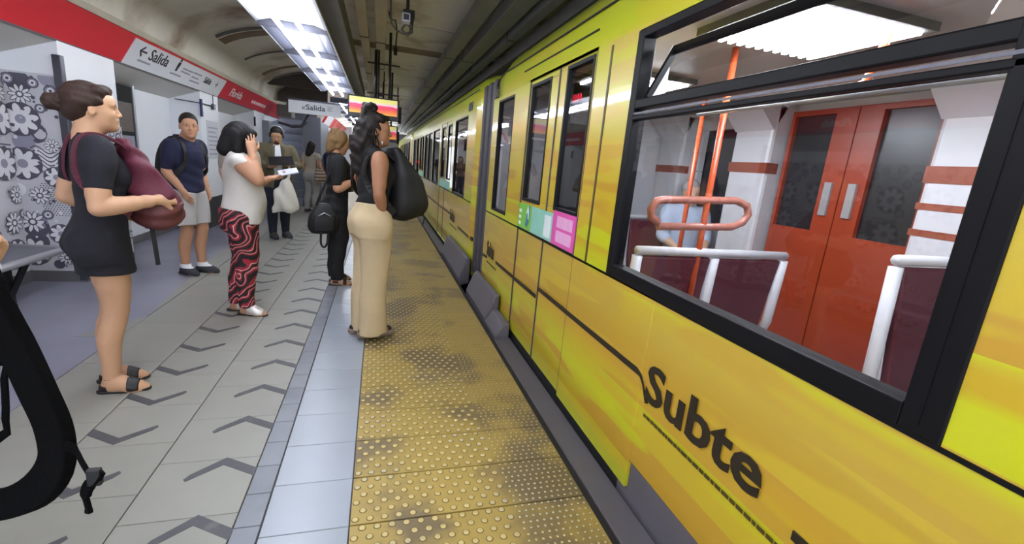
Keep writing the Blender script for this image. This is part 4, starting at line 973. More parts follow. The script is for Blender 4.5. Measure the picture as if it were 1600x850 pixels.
    def face(s, brow='brow', lip='lip', eyes=True):
        """eyes, eyebrows and lips as small parts on the head"""
        c, R, sc = s.hc, s.hR, s.hs; P = s.P
        def ball(p, r, n=10):
            mb = MB(); vs = [tuple(np.array(p)+r*np.array((math.sin(a)*math.cos(b), math.sin(a)*math.sin(b), math.cos(a)))) for a in [math.pi*i/n for i in range(n+1)] for b in [2*math.pi*j/n for j in range(n)]]
            return mb.add(vs, [(i*n+j, i*n+(j+1) % n, (i+1)*n+(j+1) % n, (i+1)*n+j) for i in range(n) for j in range(n)])
        for q in (1, -1):
            if eyes:
                e = s.mb(ball(P((.0750,.031*q,.001)), .0120*sc), 'eye', M['eyew'], smooth=True); s.mb(ball(P((.0805,.0305*q,.001)), .0076*sc), 'iris', M['iris'], e, smooth=True)
            s.mb(MB().tube([P((.090,.012*q,.020)), P((.0915,.026*q,.0245)), P((.085,.042*q,.021)), P((.077,.049*q,.015))], [.0022*sc,.0032*sc,.0028*sc,.0014*sc], 6), 'eyebrow', M[brow], smooth=True)
        s.cl('lips', [s.E((.0875,0,-.0610), (.0135,.0225,.0052), .003), s.E((.086,0,-.0715), (.0135,.0195,.0062), .003)], M[lip], .0024)
# ---- woman in the navy dress with the burgundy backpack on her chest
def A(*v): return np.array(v, float)
def strapp(p, pts, w, t, nrm, m, name='strap', parent=None):
    P = cat(pts, 4*len(pts)); N = cat(nrm, 4*len(pts)) if isinstance(nrm, list) else None
    return p.mb(MB().ribbon(P, w, t, [tuple(x) for x in N] if N is not None else nrm), name, m, parent, smooth=False)
M['navy'] = cloth('navy dress cloth', (19,19,29)); M['burgb'] = cloth('burgundy bag cloth', (88,28,46), rough=.7); M['burgb2'] = cloth('brown burgundy bag base', (92,44,42), rough=.6); M['sole'] = mat('dark shoe leather', (22,18,20), .4); M['metalsole'] = mat('shiny pinkish sole', (190,150,140), .3, metal=.5)
w1 = Person('person', 'woman in a navy dress hugging a burgundy backpack, hair in a bun', -1.43, 2.92, 36, 1.655, 'fair', .005)
p = w1; p.torso(.96, .90, lean=.02)
aR = p.leg(-1, (.0,.04), -30, (.02,.02), .96); aL = p.leg(1, (.03,.02), -24, (.02,-.01), .96)
p.arm(-1, (-.035,-.225,1.085), (.225,-.205,1.125), (.85,.5,.05), (.15,.75,-.35), .85, 1.04)
p.arm(1, (-.09,.21,1.10), (.12,.20,1.02), (.9,-.3,.1), (.1,-.8,-.2), .7)
p.head(-12, -1, c=(.028,0,1.575), sc=.98, nose=.97)
p.finish(); p.face()
D_ = [(.70,.012,0,.130,.165),(.78,.004,0,.128,.166),(.88,-.006,0,.122,.168),(.97,.006,0,.112,.158),(1.06,.018,0,.096,.132),(1.16,.028,0,.104,.138)]
p.cl('dress', inflate(p.tp, .011)+[loft(D_, .03), ]+inflate(p.ap[-1][:4]+p.ap[1][:4], .016, .02)+[rc((.0,-.15,1.375), (-.012,-.19,1.30), .062, .062, .03), rc((.0,.15,1.375), (-.03,.185,1.30), .062, .062, .03), sub(el((.055,0,1.475), (.075,.075,.055)), .01), cut((0,0,-1), -.712),
    disp(lambda x, y, z: .0035*np.sin(22*y+9*x+6*np.sin(7*z))*np.clip((1.12-z)*4, .15, 1))], M['navy'])
# hair: slicked back into a bun
P = p.P; E = p.E
p.cl('hair', [E((-.030,0,.036), (.103,.084,.096), .02), E((-.075,0,-.02), (.055,.070,.06), .03), rc(P((.03,.055,.085)), P((.055,.0,.088)), .028, .026, .02), rc(P((.03,-.055,.085)), P((.055,.0,.088)), .028, .026, .02), rc(P((.02,.068,.035)), P((-.06,.055,.02)), .022, .04, .02), rc(P((.02,-.068,.035)), P((-.06,-.055,.02)), .022, .04, .02),
    sub(E((.115,0,-.03), (.07,.10,.095)), .01), sub(E((.02,.085,-.062), (.05,.04,.05)), .01), sub(E((.02,-.085,-.062), (.05,.04,.05)), .01), disp(lambda x, y, z: .0016*np.sin(150*z+60*x+80*y))], HR['brown'], .005)
p.cl('hair_bun', [E((-.162,0,.012), (.034,.038,.034), .01)]+[rc(P((-.125+.0*a, .036*math.sin(a), .012+.036*math.cos(a))), P((-.170, .030*math.sin(a+1), .012+.030*math.cos(a+1))), .014, .013, .006) for a in np.arange(0, 6.2, .8)]+[rc(P((-.09,0,.01)), P((-.145,0,.012)), .034, .03, .015)], HR['brown'], .0045)
# flat sandals with ankle strap
for (an, F, kn, hp) in (aR, aL):
    Z = A(0,0,1); c = np.cross(Z, F); b = A(an[0], an[1], 0)
    sh = p.cl('sandal', [rc(b-F*.045+Z*.012, b+F*.06+Z*.010, .034, .036, .02), rc(b+F*.06+Z*.010, b+F*.15+Z*.010, .038, .030, .02), cut((0,0,1), .017), cut((0,0,-1), .0)], M['sole'], .005)
    sd = -1 if an is aR[0] else 1
    p.cl('toe_strap', inflate(p.fp[sd], .005)+[cut(-F, -(b@F)-.075), cut(F, (b@F)+.128), cut((0,0,-1), -.012)], M['sole'], .0045)
    p.cl('heel_cup', inflate(p.fp[sd], .005)+[cut(F, (b@F)-.018), cut((0,0,-1), -.012), cut((0,0,1), .05)], M['sole'], .0045)
    R_ = [an+F*.038*math.cos(a)+c*.038*math.sin(a)+Z*(.015+.0*math.cos(a)) for a in np.linspace(0, 2*math.pi, 17)]
    p.mb(MB().tube(R_, .0055, 6), 'ankle_strap', M['sole'], smooth=True)
def thing_from(p, name, prims, h, m, label, catg, parts=()):
    """a thing of its own, modelled in a person's frame but standing at top level"""
    o = sdf_obj(name, prims, h, m, None, p.M4); o.location = p.loc; o.rotation_euler = (0, 0, p.rz); tag(o, label, catg); return o
bag = thing_from(p, 'backpack', [loft([(.95,.25,-.03,.06,.10),(1.01,.255,-.03,.115,.155),(1.11,.245,-.03,.122,.17),(1.21,.21,-.03,.100,.165),(1.31,.175,-.02,.066,.14),(1.39,.145,-.02,.04,.105),(1.43,.135,-.02,.022,.065)], .02), disp(lambda x, y, z: .006*np.sin(26*y+14*x+8*np.sin(9*z))+.004*np.sin(40*z-20*y))], .0062, M['burgb'], 'burgundy backpack worn on the front of the woman in the navy dress', 'backpack')
def bpart(p, name, prims, h, m, root):
    return sdf_obj(name, prims, h, m, root, p.M4)
bpart(p, 'bag_base', [loft([(.935,.25,-.03,.05,.09),(.98,.253,-.03,.106,.15),(1.05,.253,-.03,.125,.171),(1.10,.248,-.03,.124,.173)], .02), disp(lambda x, y, z: .005*np.sin(26*y+14*x+8*np.sin(9*z)))], .0062, M['burgb2'], bag)
def bstrap(p, root, pts, w, t, nrm, m, name='strap'):
    Q = cat(pts, 4*len(pts)); mb = MB().ribbon(Q, w, t, [tuple(x) for x in cat(nrm, 4*len(pts))] if isinstance(nrm, list) else nrm); mb.v = [tuple(np.array(v)*p.s) for v in mb.v]; return mb.build(name, m, root)
for sd in (-1, 1):
    bstrap(p, bag, [(.15,.09*sd,1.36),(.085,.10*sd,1.415),(.0,.11*sd,1.448),(-.06,.112*sd,1.42),(-.088,.12*sd,1.33),(-.08,.15*sd,1.22),(.0,.205*sd,1.12),(.10,.19*sd,1.05)], .045, .012, [(.4,0,1),(.3,0,1),(0,0,1),(-.8,0,.8),(-1,.1*sd,.2),(-.8,.5*sd,0),(0,1*sd,0),(.2,1*sd,0)], M['burgb'])
bstrap(p, bag, [(.20,-.12,.96),(.20,-.15,.86),(.205,-.155,.75)], .022, .004, (0,-1,0), M['blackm'], 'strap_tail')

# ---- woman with cream trousers, black sleeveless top, curly hair
M['cream_c'] = cloth('cream trouser cloth', (184,164,128), bscale=120); M['blackc'] = cloth('black cotton', (9,9,11)); M['blackb'] = cloth('black nylon', (8,8,10), rough=.6); M['plat'] = mat('taupe platform sole', (120,104,92), .6)
p = Person('person', 'woman with long curly dark hair in a black top and wide cream trousers', -.045, 3.66, 22, 1.70, 'tan', .0056)
p.torso(.96, .96)
p.M4[2, 3] = .045
a1 = p.leg(-1, (.0,.02), -4); a2 = p.leg(1, (-.03,-.03), 4)
p.arm(-1, (-.035,-.212,1.115), (.03,-.138,.965), (.05,.45,-.9), (-.1,.95,0), .15, .95); p.arm(1, (-.02,.205,1.10), (.19,.12,1.05), (.9,-.4,.1), (0,-.7,-.4), .7)
p.head(-20, 0); p.finish(); p.face()
p.cl('blouse', inflate(p.tp, .010)+[loft([(.93,.0,0,.118,.160),(1.0,.004,0,.118,.162),(1.08,.008,0,.108,.148),(1.18,.012,0,.116,.150),(1.27,.02,0,.126,.160),(1.34,.004,0,.104,.166),(1.40,-.012,0,.078,.140),(1.43,-.02,0,.058,.08)], .02), el((.088,.068,1.24), (.056,.058,.06), k=.04), el((.088,-.068,1.24), (.056,.058,.06), k=.04), cut((0,0,-1), -.985), sub(el((.02,0,1.47), (.07,.07,.05)), .01), disp(lambda x, y, z: .005*np.sin(20*y+16*x+10*np.sin(6*z)))], M['blackc'])
L1 = lambda y, dx: loft([(.012,-.012+dx,y,.108,.100),(.20,-.01+dx,y,.102,.096),(.45,-.002+dx*.6,y,.100,.094),(.65,-.006,y*1.02,.106,.100),(.80,-.010,y*1.05,.116,.106),(.90,-.008,y*.9,.112,.105)], .03)
p.cl('trousers', inflate(p.lp+p.tp, .014)+[L1(-.08, 0), L1(.065, -.015), loft([(.80,-.014,0,.132,.185),(.90,-.010,0,.130,.190),(.98,.0,0,.122,.172),(1.06,.005,0,.112,.158)], .04), el((.035,-.150,.875), (.06,.052,.10), k=.05), cut((0,0,1), 1.035), cut((0,0,-1), -.012), disp(lambda x, y, z: .005*np.sin(38*y+26*x+4*np.sin(4*z))*np.clip(1.1-z, .25, 1)+.003*np.sin(28*z+14*x)*np.clip((z-.75)*5, 0, 1))], M['cream_c'])
for (an, F, kn, hp) in (a1, a2):
    Z = A(0,0,1); b = A(an[0], an[1], 0)
    sh = p.cl('platform_sole', [rc(b-F*.06, b+F*.05, .040, .042, .02), rc(b+F*.05, b+F*.165, .044, .038, .02), cut((0,0,1), .02), cut((0,0,-1), .0264), sub(rc(b+F*.02+A(0,-.2,-.04), b+F*.02+A(0,.2,-.04), .022), .006)], M['plat'], .005)
    p.cl('shoe', [rc(b-F*.055+Z*.025, b+F*.05+Z*.03, .034, .042, .02), rc(b+F*.05+Z*.03, b+F*.15+Z*.02, .042, .03, .02), cut((0,0,-1), -.016)], M['sole'], .006)
P = p.P; E = p.E
rnd = random.Random(4)
p.cl('hair', [E((-.028,0,.038), (.106,.086,.096), .02), rc(P((-.07,0,.0)), P((-.11,0,-.12)), .085, .085, .04), rc(P((-.10,.0,-.10)), P((-.125,0,-.30)), .085, .060, .04), rc(P((.025,.055,.08)), P((.06,0,.09)), .026, .022, .02), rc(P((.025,-.055,.08)), P((.06,0,.09)), .026, .022, .02), E((-.07,0,.135), (.055,.05,.045), .03),
    sub(E((.118,0,-.03), (.07,.10,.10)), .01), sub(E((.03,-.088,-.06), (.045,.03,.05)), .01), disp(lambda x, y, z: .007*np.sin(46*z+30*y+3*np.sin(38*x))*np.sin(40*y+22*x)+.004*np.sin(90*z+70*x))], HR['dark'], .0058)
mb = MB()
for i in range(64):
    a = rnd.uniform(1.0, 5.28); z0 = rnd.uniform(-.16, .13); L = rnd.uniform(.10, .24); r0 = .085+rnd.uniform(0, .025)*(1 if z0 < .05 else .2); ph = rnd.uniform(0, 6)
    cx = -.03-.05*max(0, -z0)*4
    pts = []
    for j in range(14):
        t = j/13; q = P((cx+(r0*1.05)*math.cos(a)*.9-.03*t+.012*math.cos(ph+10*t), r0*math.sin(a)*.92+.012*math.sin(ph+10*t), z0-L*t)); pts.append(tuple(q))
    mb.tube(pts, [.0065*(1-.6*j/13) for j in range(14)], 5)
tag(p.mb(mb, 'curls', HR['dark'], smooth=True), kind='stuff')
p.cl('top_knot', [E((-.055,0,.165), (.05,.05,.036), .02)]+[E((-.055+.04*math.cos(a), .04*math.sin(a), .165+.018*math.sin(3*a)), (.022,.022,.022), .008) for a in np.arange(0, 6.28, .7)], HR['dark'], .005)
p.mb(MB().tube([P((.04,-.083,-.035)), P((.04,-.085,-.06))], .006, 8), 'earring', M['steel'], smooth=True)
bag = thing_from(p, 'backpack', [loft([(.90,.22,0,.05,.09),(.95,.245,0,.125,.15),(1.05,.265,0,.155,.17),(1.18,.25,0,.145,.17),(1.30,.215,0,.10,.155),(1.40,.17,0,.055,.12),(1.45,.15,0,.03,.08)], .02, e=2.5), loft([(.94,.36,0,.04,.11),(1.02,.375,0,.06,.13),(1.12,.365,0,.055,.12),(1.19,.33,0,.03,.09)], .02), disp(lambda x, y, z: .003*np.sin(30*z+10*y))], .007, M['blackb'], 'black backpack worn on the chest of the woman in cream trousers', 'backpack')
for sd in (-1, 1): bstrap(p, bag, [(.15,.08*sd,1.38),(.06,.095*sd,1.44),(-.02,.10*sd,1.455),(-.09,.11*sd,1.40),(-.115,.13*sd,1.28),(-.06,.185*sd,1.16),(.10,.18*sd,1.02)], .05, .014, [(.4,0,1),(.2,0,1),(0,0,1),(-.9,0,.6),(-1,.2*sd,0),(-.4,1*sd,0),(0,1*sd,0)], M['blackb'])
mb = MB().tube([tuple(np.array(q)*p.s) for q in [(.16,.03,1.43),(.17,.02,1.48),(.17,-.02,1.48),(.16,-.03,1.43)]], .008, 6); mb.build('carry_handle', M['blackb'], bag, smooth=True)
mb = MB().ribbon([tuple(np.array(q)*p.s) for q in [(.41,-.03,1.0),(.42,-.04,.96),(.40,-.05,.9)]], .015, .003, (1,0,0)); mb.build('strap_tail', M['blackb'], bag)
# fix: bag meshes follow the raised platform soles
for o in [bag]: o.location = (p.loc[0], p.loc[1], .0)

# ---- woman in the white blouse and zebra trousers
def zebra():
    m = bpy.data.materials.new('red black white zebra print'); m.use_nodes = True; nt = m.node_tree; N = nt.nodes; L = nt.links; b = N['Principled BSDF']
    tc = N.new('ShaderNodeTexCoord'); mp = N.new('ShaderNodeMapping'); mp.inputs['Scale'].default_value = (1.2, 1.2, 1.); mp.inputs['Rotation'].default_value = (.3, .75, 0); L.new(tc.outputs['Object'], mp.inputs[0])
    wv = N.new('ShaderNodeTexWave'); wv.bands_direction = 'Z'; wv.inputs['Scale'].default_value = 3.0; wv.inputs['Distortion'].default_value = 9.; wv.inputs['Detail'].default_value = 1.5; wv.inputs['Detail Scale'].default_value = 1.5; L.new(mp.outputs[0], wv.inputs[0])
    rp = N.new('ShaderNodeValToRGB'); rp.color_ramp.interpolation = 'CONSTANT'; e = rp.color_ramp.elements
    e[0].position = 0; e[0].color = lin((26,16,22))+(1,); e[1].position = .26; e[1].color = lin((150,28,44))+(1,); q = e.new(.70); q.color = lin((214,176,168))+(1,); q = e.new(.82); q.color = lin((150,28,44))+(1,); q = e.new(.93); q.color = lin((30,18,24))+(1,)
    L.new(wv.outputs['Fac'], rp.inputs[0]); L.new(rp.outputs[0], b.inputs['Base Color']); b.inputs['Roughness'].default_value = .7; return m
M['zebra'] = zebra(); M['whitec'] = cloth('white blouse cloth', (200,196,188), bscale=90); M['silver'] = mat('silver leather', (190,184,178), .35, metal=.5, var=.15, vscale=30)
p = Person('person', 'woman with a black bob raising a hand, white blouse and zebra trousers', -1.10, 4.27, 22, 1.60, 'warm', .0056)
p.torso(1.10, 1.12, .05)
a1 = p.leg(-1, (.03,.0), -34); a2 = p.leg(1, (-.03,-.005), -28)
p.arm(-1, (.10,-.25,1.22), (.075,-.165,1.445), (-.05,.22,.95), (.05,.95,-.1), .12, 1.15, finger=(.05,.12,.2,.3)); p.arm(1, (.08,.20,1.11), (.25,.10,1.22), (.95,-.15,.25), (-.1,-.3,.9), .35, 1.1)
p.head(4, 20, 0); p.finish(); p.face(eyes=True)
p.cl('blouse', inflate(p.tp, .012)+inflate(p.ap[-1][:1]+p.ap[1][:1], .010)+[loft([(.845,.01,0,.160,.205),(.92,.016,0,.165,.204),(1.0,.03,0,.165,.190),(1.08,.035,0,.160,.178),(1.18,.03,0,.145,.172),(1.27,.03,0,.140,.178),(1.34,.008,0,.115,.190),(1.395,-.012,0,.082,.160),(1.43,-.02,0,.06,.085)], .02), el((.10,.072,1.22), (.06,.062,.066), k=.04), el((.10,-.072,1.22), (.06,.062,.066), k=.04), el((.085,0,1.02), (.10,.13,.12), k=.05),
    cut((0,0,-1), -.845), sub(el((.02,0,1.47), (.075,.075,.05)), .01), disp(lambda x, y, z: .005*np.sin(20*y+14*x+12*z+3*np.sin(9*z))), sub(el((.0,-.215,.84), (.03,.03,.08)), .005)], M['whitec'])
Lz = lambda y, dx, yo: loft([(.075,-.03+dx,y+yo,.058,.056),(.20,-.028+dx*.8,y+yo,.064,.060),(.36,-.012+dx*.5,y,.074,.066),(.52,.0,y,.082,.074),(.70,-.004,y,.102,.090),(.82,-.012,y*.9,.115,.10),(.90,-.01,y*.7,.115,.11)], .025)
p.cl('trousers', inflate(p.lp+p.tp, .010)+[cut((0,0,1), .95), cut((0,0,-1), -.08), Lz(-.085,.03,0), Lz(.085,-.03,0), loft([(.78,-.014,0,.135,.17),(.90,-.01,0,.150,.19),(.96,.0,0,.14,.18)], .04), el((-.085,0,.87), (.08,.15,.10), k=.05), disp(lambda x, y, z: .003*np.sin(40*z+10*x))], M['zebra'])
for (an, F, kn, hp) in (a1, a2):
    Z = A(0,0,1); b = A(an[0], an[1], 0); c = np.cross(Z, F)
    p.cl('mule', inflate(p.fp[-1 if an is a1[0] else 1], .006)+[cut((0,0,-1), -.014), cut(-F, -(b@F)-.015), cut(F, (b@F)+.150)], M['silver'], .005)
    p.cl('wedge_sole', [rc(b-F*.055, b+F*.05, .034, .036, .02), rc(b+F*.05, b+F*.15, .038, .030, .02), cut((0,0,1), .016), cut((0,0,-1), .0)], M['sole'], .005)
P = p.P; E = p.E
p.cl('hair', [E((-.020,0,.036), (.110,.094,.098), .02), rc(P((-.03,.05,.0)), P((-.02,.075,-.12)), .055, .042, .04), rc(P((-.03,-.05,.0)), P((-.01,-.078,-.12)), .058, .042, .04), rc(P((-.07,0,-.02)), P((-.085,0,-.15)), .075, .060, .04), rc(P((.05,.05,.055)), P((.055,.072,-.10)), .034, .020, .03), rc(P((.05,-.05,.055)), P((.062,-.072,-.10)), .036, .024, .03), E((.07,0,.075), (.04,.06,.03), .03),
    sub(E((.135,0,-.045), (.06,.058,.075)), .01), disp(lambda x, y, z: .0018*np.sin(120*x+140*y+10*z))], HR['black'], .0056)
M['phone'] = mat('pale phone case', (206,208,226), .3)
ph = MB().box(-.012, .145, -.07, .07, -.006, .006).build('phone', M['phone'], bevel=.004)
q = np.array((.355,.085,1.275))*p.s; a = p.rz; ph.location = (p.loc[0]+q[0]*math.cos(a)-q[1]*math.sin(a)-.02, p.loc[1]+q[0]*math.sin(a)+q[1]*math.cos(a), q[2]); ph.rotation_euler = (math.radians(14), math.radians(-14), a-.15)
tag(ph, 'pale folded leaflet in the hand of the woman in the white blouse', 'leaflet')
ph.name = 'leaflet'
# ---- young man in polo and shorts
M['polo'] = cloth('navy polo cloth', (24,27,56)); M['shorts'] = cloth('pale grey shorts cloth', (174,170,166)); M['sneak'] = cloth('charcoal canvas shoe', (52,52,58)); M['sock'] = cloth('white sock', (220,220,222))
def shoe(p, side, an, F, m, sole, h=.006, top=.075):
    b = A(an[0], an[1], 0)
    p.cl('shoe', inflate(p.fp[side], .010)+[cut((0,0,1), top), cut((0,0,-1), -.012)], m, h)
    p.cl('shoe_sole', [rc(b-F*.05, b+F*.05, .040, .042, .02), rc(b+F*.05, b+F*.150, .044, .032, .02), cut((0,0,1), .020), cut((0,0,-1), .0)], sole, h)
M['wsole'] = mat('dark rubber sole', (60,60,64), .7)
p = Person('person', 'young man in a navy polo and pale shorts standing beside a white column', -1.93, 5.60, -20, 1.68, 'warm', .0062, False)
p.torso(.86, .90, lean=.04); a1 = p.leg(-1, (-.02,.03), -14, (.02,0), .96); a2 = p.leg(1, (.06,.0), 8, (.02,.01), .96)
p.arm(-1, (-.05,-.215,1.10), (.085,-.175,.91), (.5,.2,-.85), (-.2,.9,.1), .25, 1.0); p.arm(1, (-.05,.245,1.11), (.06,.20,.90), (.3,-.2,-.9), (-.1,-.9,.1), .3, 1.05)
p.head(-44, 3); p.finish(); p.face()
p.cl('polo_shirt', inflate(p.tp, .012)+inflate(p.ap[-1][:5]+p.ap[1][:5], .014)+[loft([(.90,.0,0,.122,.172),(1.0,.004,0,.115,.160),(1.1,.01,0,.110,.158),(1.2,.016,0,.118,.168),(1.3,.012,0,.118,.18)], .03), cut((0,0,-1), -.885), sub(el((.035,0,1.475), (.07,.07,.055)), .008), disp(lambda x, y, z: .004*np.sin(20*y+16*x+10*np.sin(6*z)))], M['polo'], .0075)
p.cl('collar', [chain([(-.02+.072*math.cos(a), .072*math.sin(a), 1.435-.02*math.cos(a)) for a in np.linspace(.45, 5.83, 12)], [.012]*12, .01)], M['polo'], .006)
p.mb(MB().tube([(.098,0,1.39),(.118,0,1.30)], .006, 6), 'placket', M['polo'], smooth=True)
sh_ = lambda y: loft([(.555,.008,y*1.18,.112,.105),(.65,.004,y*1.15,.116,.108),(.78,-.004,y*1.05,.122,.108),(.88,-.006,y*.8,.12,.105)], .02)
p.cl('shorts', inflate(p.lp+p.tp, .014)+[sh_(-.085), sh_(.085), cut((0,0,1), .945), cut((0,0,-1), -.555), disp(lambda x, y, z: .004*np.sin(26*y+20*x+6*z))], M['shorts'], .0075)
for sd, (an, F, kn, hp) in ((-1, a1), (1, a2)):
    shoe(p, sd, an, F, M['sneak'], M['wsole']); p.cl('sock', inflate(p.fp[sd]+p.lp, .006)+[cut((0,0,1), .115), cut((0,0,-1), -.07), cut((0,-sd,0), .0)], M['sock'], .006)
P = p.P; E = p.E
p.cl('hair', [E((-.022,0,.040), (.102,.082,.095), .02), sub(E((.115,0,-.02), (.075,.10,.095)), .006), sub(E((.03,.09,-.055), (.07,.05,.05)), .01), sub(E((.03,-.09,-.055), (.07,.05,.05)), .01), sub(E((-.03,0,-.11), (.12,.10,.07)), .01), disp(lambda x, y, z: .001*np.sin(220*x)*np.sin(240*y))], HR['dark'], .0055)
bag = thing_from(p, 'backpack', [loft([(.90,-.16,-.02,.05,.12),(.98,-.175,-.02,.075,.14),(1.1,-.18,-.02,.080,.145),(1.25,-.165,-.02,.072,.135),(1.36,-.14,-.02,.05,.115),(1.42,-.12,-.02,.03,.08)], .02, e=2.5)], .009, M['blackb'], 'black backpack on the back of the young man in shorts', 'backpack')
for sd in (-1, 1): bstrap(p, bag, [(-.13,.09*sd,1.39),(-.05,.105*sd,1.44),(.03,.115*sd,1.425),(.09,.13*sd,1.34),(.11,.15*sd,1.22),(.06,.19*sd,1.10),(-.08,.18*sd,1.0)], .045, .012, [(-.3,0,1),(0,0,1),(.4,0,1),(1,0,.4),(1,.2*sd,0),(.5,1*sd,0),(0,1*sd,0)], M['blackb'])

# ---- woman in black with the dark blond hair
p = Person('person', 'woman in black T-shirt and trousers with pinned blond hair holding a red phone', -.425, 5.27, 14, 1.655, 'warm', .0075)
p.torso(1.02, 1.06, .02); a1 = p.leg(-1, (.0,.01), -12); a2 = p.leg(1, (.03,.03), 6)
p.arm(-1, (-.04,-.235,1.09), (.105,-.20,1.16), (.85,.4,.25), (-.1,.5,.85), .5, 1.12); p.arm(1, (.02,.225,1.10), (.22,.10,1.05), (.9,-.4,.1), (0,-.4,.9), .6)
p.head(8, 16); p.finish(); p.face(eyes=False)
p.cl('t_shirt', inflate(p.tp, .012)+inflate(p.ap[-1][:5]+p.ap[1][:5], .014)+[loft([(.84,.0,0,.135,.182),(.95,.01,0,.130,.176),(1.06,.016,0,.122,.160),(1.2,.02,0,.125,.160)], .03), cut((0,0,-1), -.83), sub(el((.03,0,1.475), (.075,.075,.05)), .008), disp(lambda x, y, z: .005*np.sin(20*y+16*x+10*np.sin(6*z)))], M['blackc'], .008)
Lb = lambda y: loft([(.06,-.02,y,.070,.066),(.25,-.02,y,.076,.072),(.5,.0,y,.088,.08),(.7,-.002,y,.105,.095),(.86,-.01,y*.8,.115,.10)], .02)
p.cl('trousers', inflate(p.lp+p.tp, .010)+[Lb(-.085), Lb(.085), cut((0,0,1), .95), cut((0,0,-1), -.06), disp(lambda x, y, z: .004*np.sin(30*z+10*x))], M['blackc'], .008)
for sd, (an, F, kn, hp) in ((-1, a1), (1, a2)):
    b = A(an[0], an[1], 0)
    p.cl('sandal', [rc(b-F*.045, b+F*.05, .036, .038, .02), rc(b+F*.05, b+F*.15, .040, .03, .02), cut((0,0,1), .018), cut((0,0,-1), 0)], M['sole'], .006)
    p.cl('sandal_strap', inflate(p.fp[sd], .006)+[cut(-F, -(b@F)-.075), cut(F, (b@F)+.115), cut((0,0,-1), -.012)], M['sole'], .006); p.cl('sandal_strap', inflate(p.fp[sd], .006)+[cut(F, (b@F)+.03), cut((0,0,-1), -.03), cut((0,0,1), .055), cut(-F, -(b@F)+.035)], M['sole'], .006)
P = p.P; E = p.E
p.cl('hair', [E((-.026,0,.036), (.106,.090,.098), .02), rc(P((-.06,0,-.02)), P((-.075,0,-.10)), .075, .055, .04), rc(P((.0,.07,.02)), P((-.02,.07,-.06)), .03, .025, .03), rc(P((.0,-.07,.02)), P((-.02,-.07,-.06)), .03, .025, .03), sub(E((.115,0,-.03), (.07,.10,.095)), .01), disp(lambda x, y, z: .004*np.sin(50*z+30*x)*np.sin(60*y+30*x))], HR['blond'], .0075)
p.cl('hair_twist', [E((-.085,0,.10), (.05,.045,.04), .01), E((-.10,.02,.05), (.045,.045,.04), .02), E((-.09,-.03,.06), (.04,.04,.035), .02)], HR['blond'], .0075)
p.mb(MB().box(*[v for pr in zip(P((-.125,-.03,.03)), P((-.105,.03,.09))) for v in pr]), 'hair_clip', M['blackb'], bevel=.008)
M['redph'] = mat('red phone', (226,60,50), .3)
o = MB().box(-.045, .045, -.006, .006, -.07, .07).build('phone', M['redph'], bevel=.006); o.location = (p.loc[0]+.215, p.loc[1]-.155, 1.19); o.rotation_euler = (.2, .5, .2); tag(o, 'red phone in the hand of the woman in black', 'phone')
hb = thing_from(p, 'handbag', [loft([(.60,-.155,-.12,.13,.07),(.66,-.16,-.12,.16,.085),(.78,-.15,-.12,.155,.085),(.88,-.13,-.12,.12,.06),(.92,-.12,-.12,.10,.035)], .02, e=3.0)], .008, M['blackb'], 'black shoulder bag hanging behind the woman in black', 'handbag')
bpart(p, 'front_pocket', [loft([(.63,-.17,-.205,.10,.02),(.72,-.165,-.205,.11,.024),(.80,-.155,-.200,.10,.018)], .01, e=3.0)], .007, M['blackb'], hb)
bstrap(p, hb, [(-.24,-.13,.88),(-.20,-.15,1.0),(-.10,-.16,1.25),(-.03,-.14,1.44),(.04,-.15,1.3),(.02,-.17,1.0),(-.02,-.16,.90)], .025, .008, [(-1,-.5,0),(-1,-.6,0),(-1,-.4,.4),(0,-.2,1),(1,-.4,.3),(1,-.6,0),(1,-.6,0)], M['blackb'])
bstrap(p, hb, [(-.20,-.20,.62),(-.20,-.20,.50),(-.17,-.205,.46),(-.14,-.20,.50),(-.13,-.20,.60)], .022, .006, (0,-1,0), M['blackb'], 'hanging_loop')
mb = MB().tube([tuple(np.array(q)*p.s) for q in [(-.26,-.20,.77),(-.17,-.232,.83),(-.06,-.20,.77)]], .006, 6); mb.build('zip', M['steel'], hb, smooth=True)
M['tote'] = cloth('pale tote canvas', (206,200,186)); M['toteart'] = mat('grey green tote print', (112,112,92), .8, var=.5, vscale=9)
tb = thing_from(p, 'tote_bag', [loft([(.67,.20,-.235,.125,.022),(.72,.20,-.235,.13,.032),(.92,.195,-.235,.13,.028),(1.06,.19,-.235,.125,.016)], .01, e=4.0)], .009, M['tote'], 'pale printed tote bag in front of the woman in black', 'tote bag')
mb = MB().box(*[v*p.s for v in (.115,.285,-.275,-.262,.73,.93)]); mb.build('printed_picture', M['toteart'], tb)
for dx in (.16, .30): bstrap(p, tb, [(dx-.03,-.235,1.05),(dx-.03,-.23,1.12),(.15,-.21,1.165)], .02, .005, (0,-1,0), M['tote'])

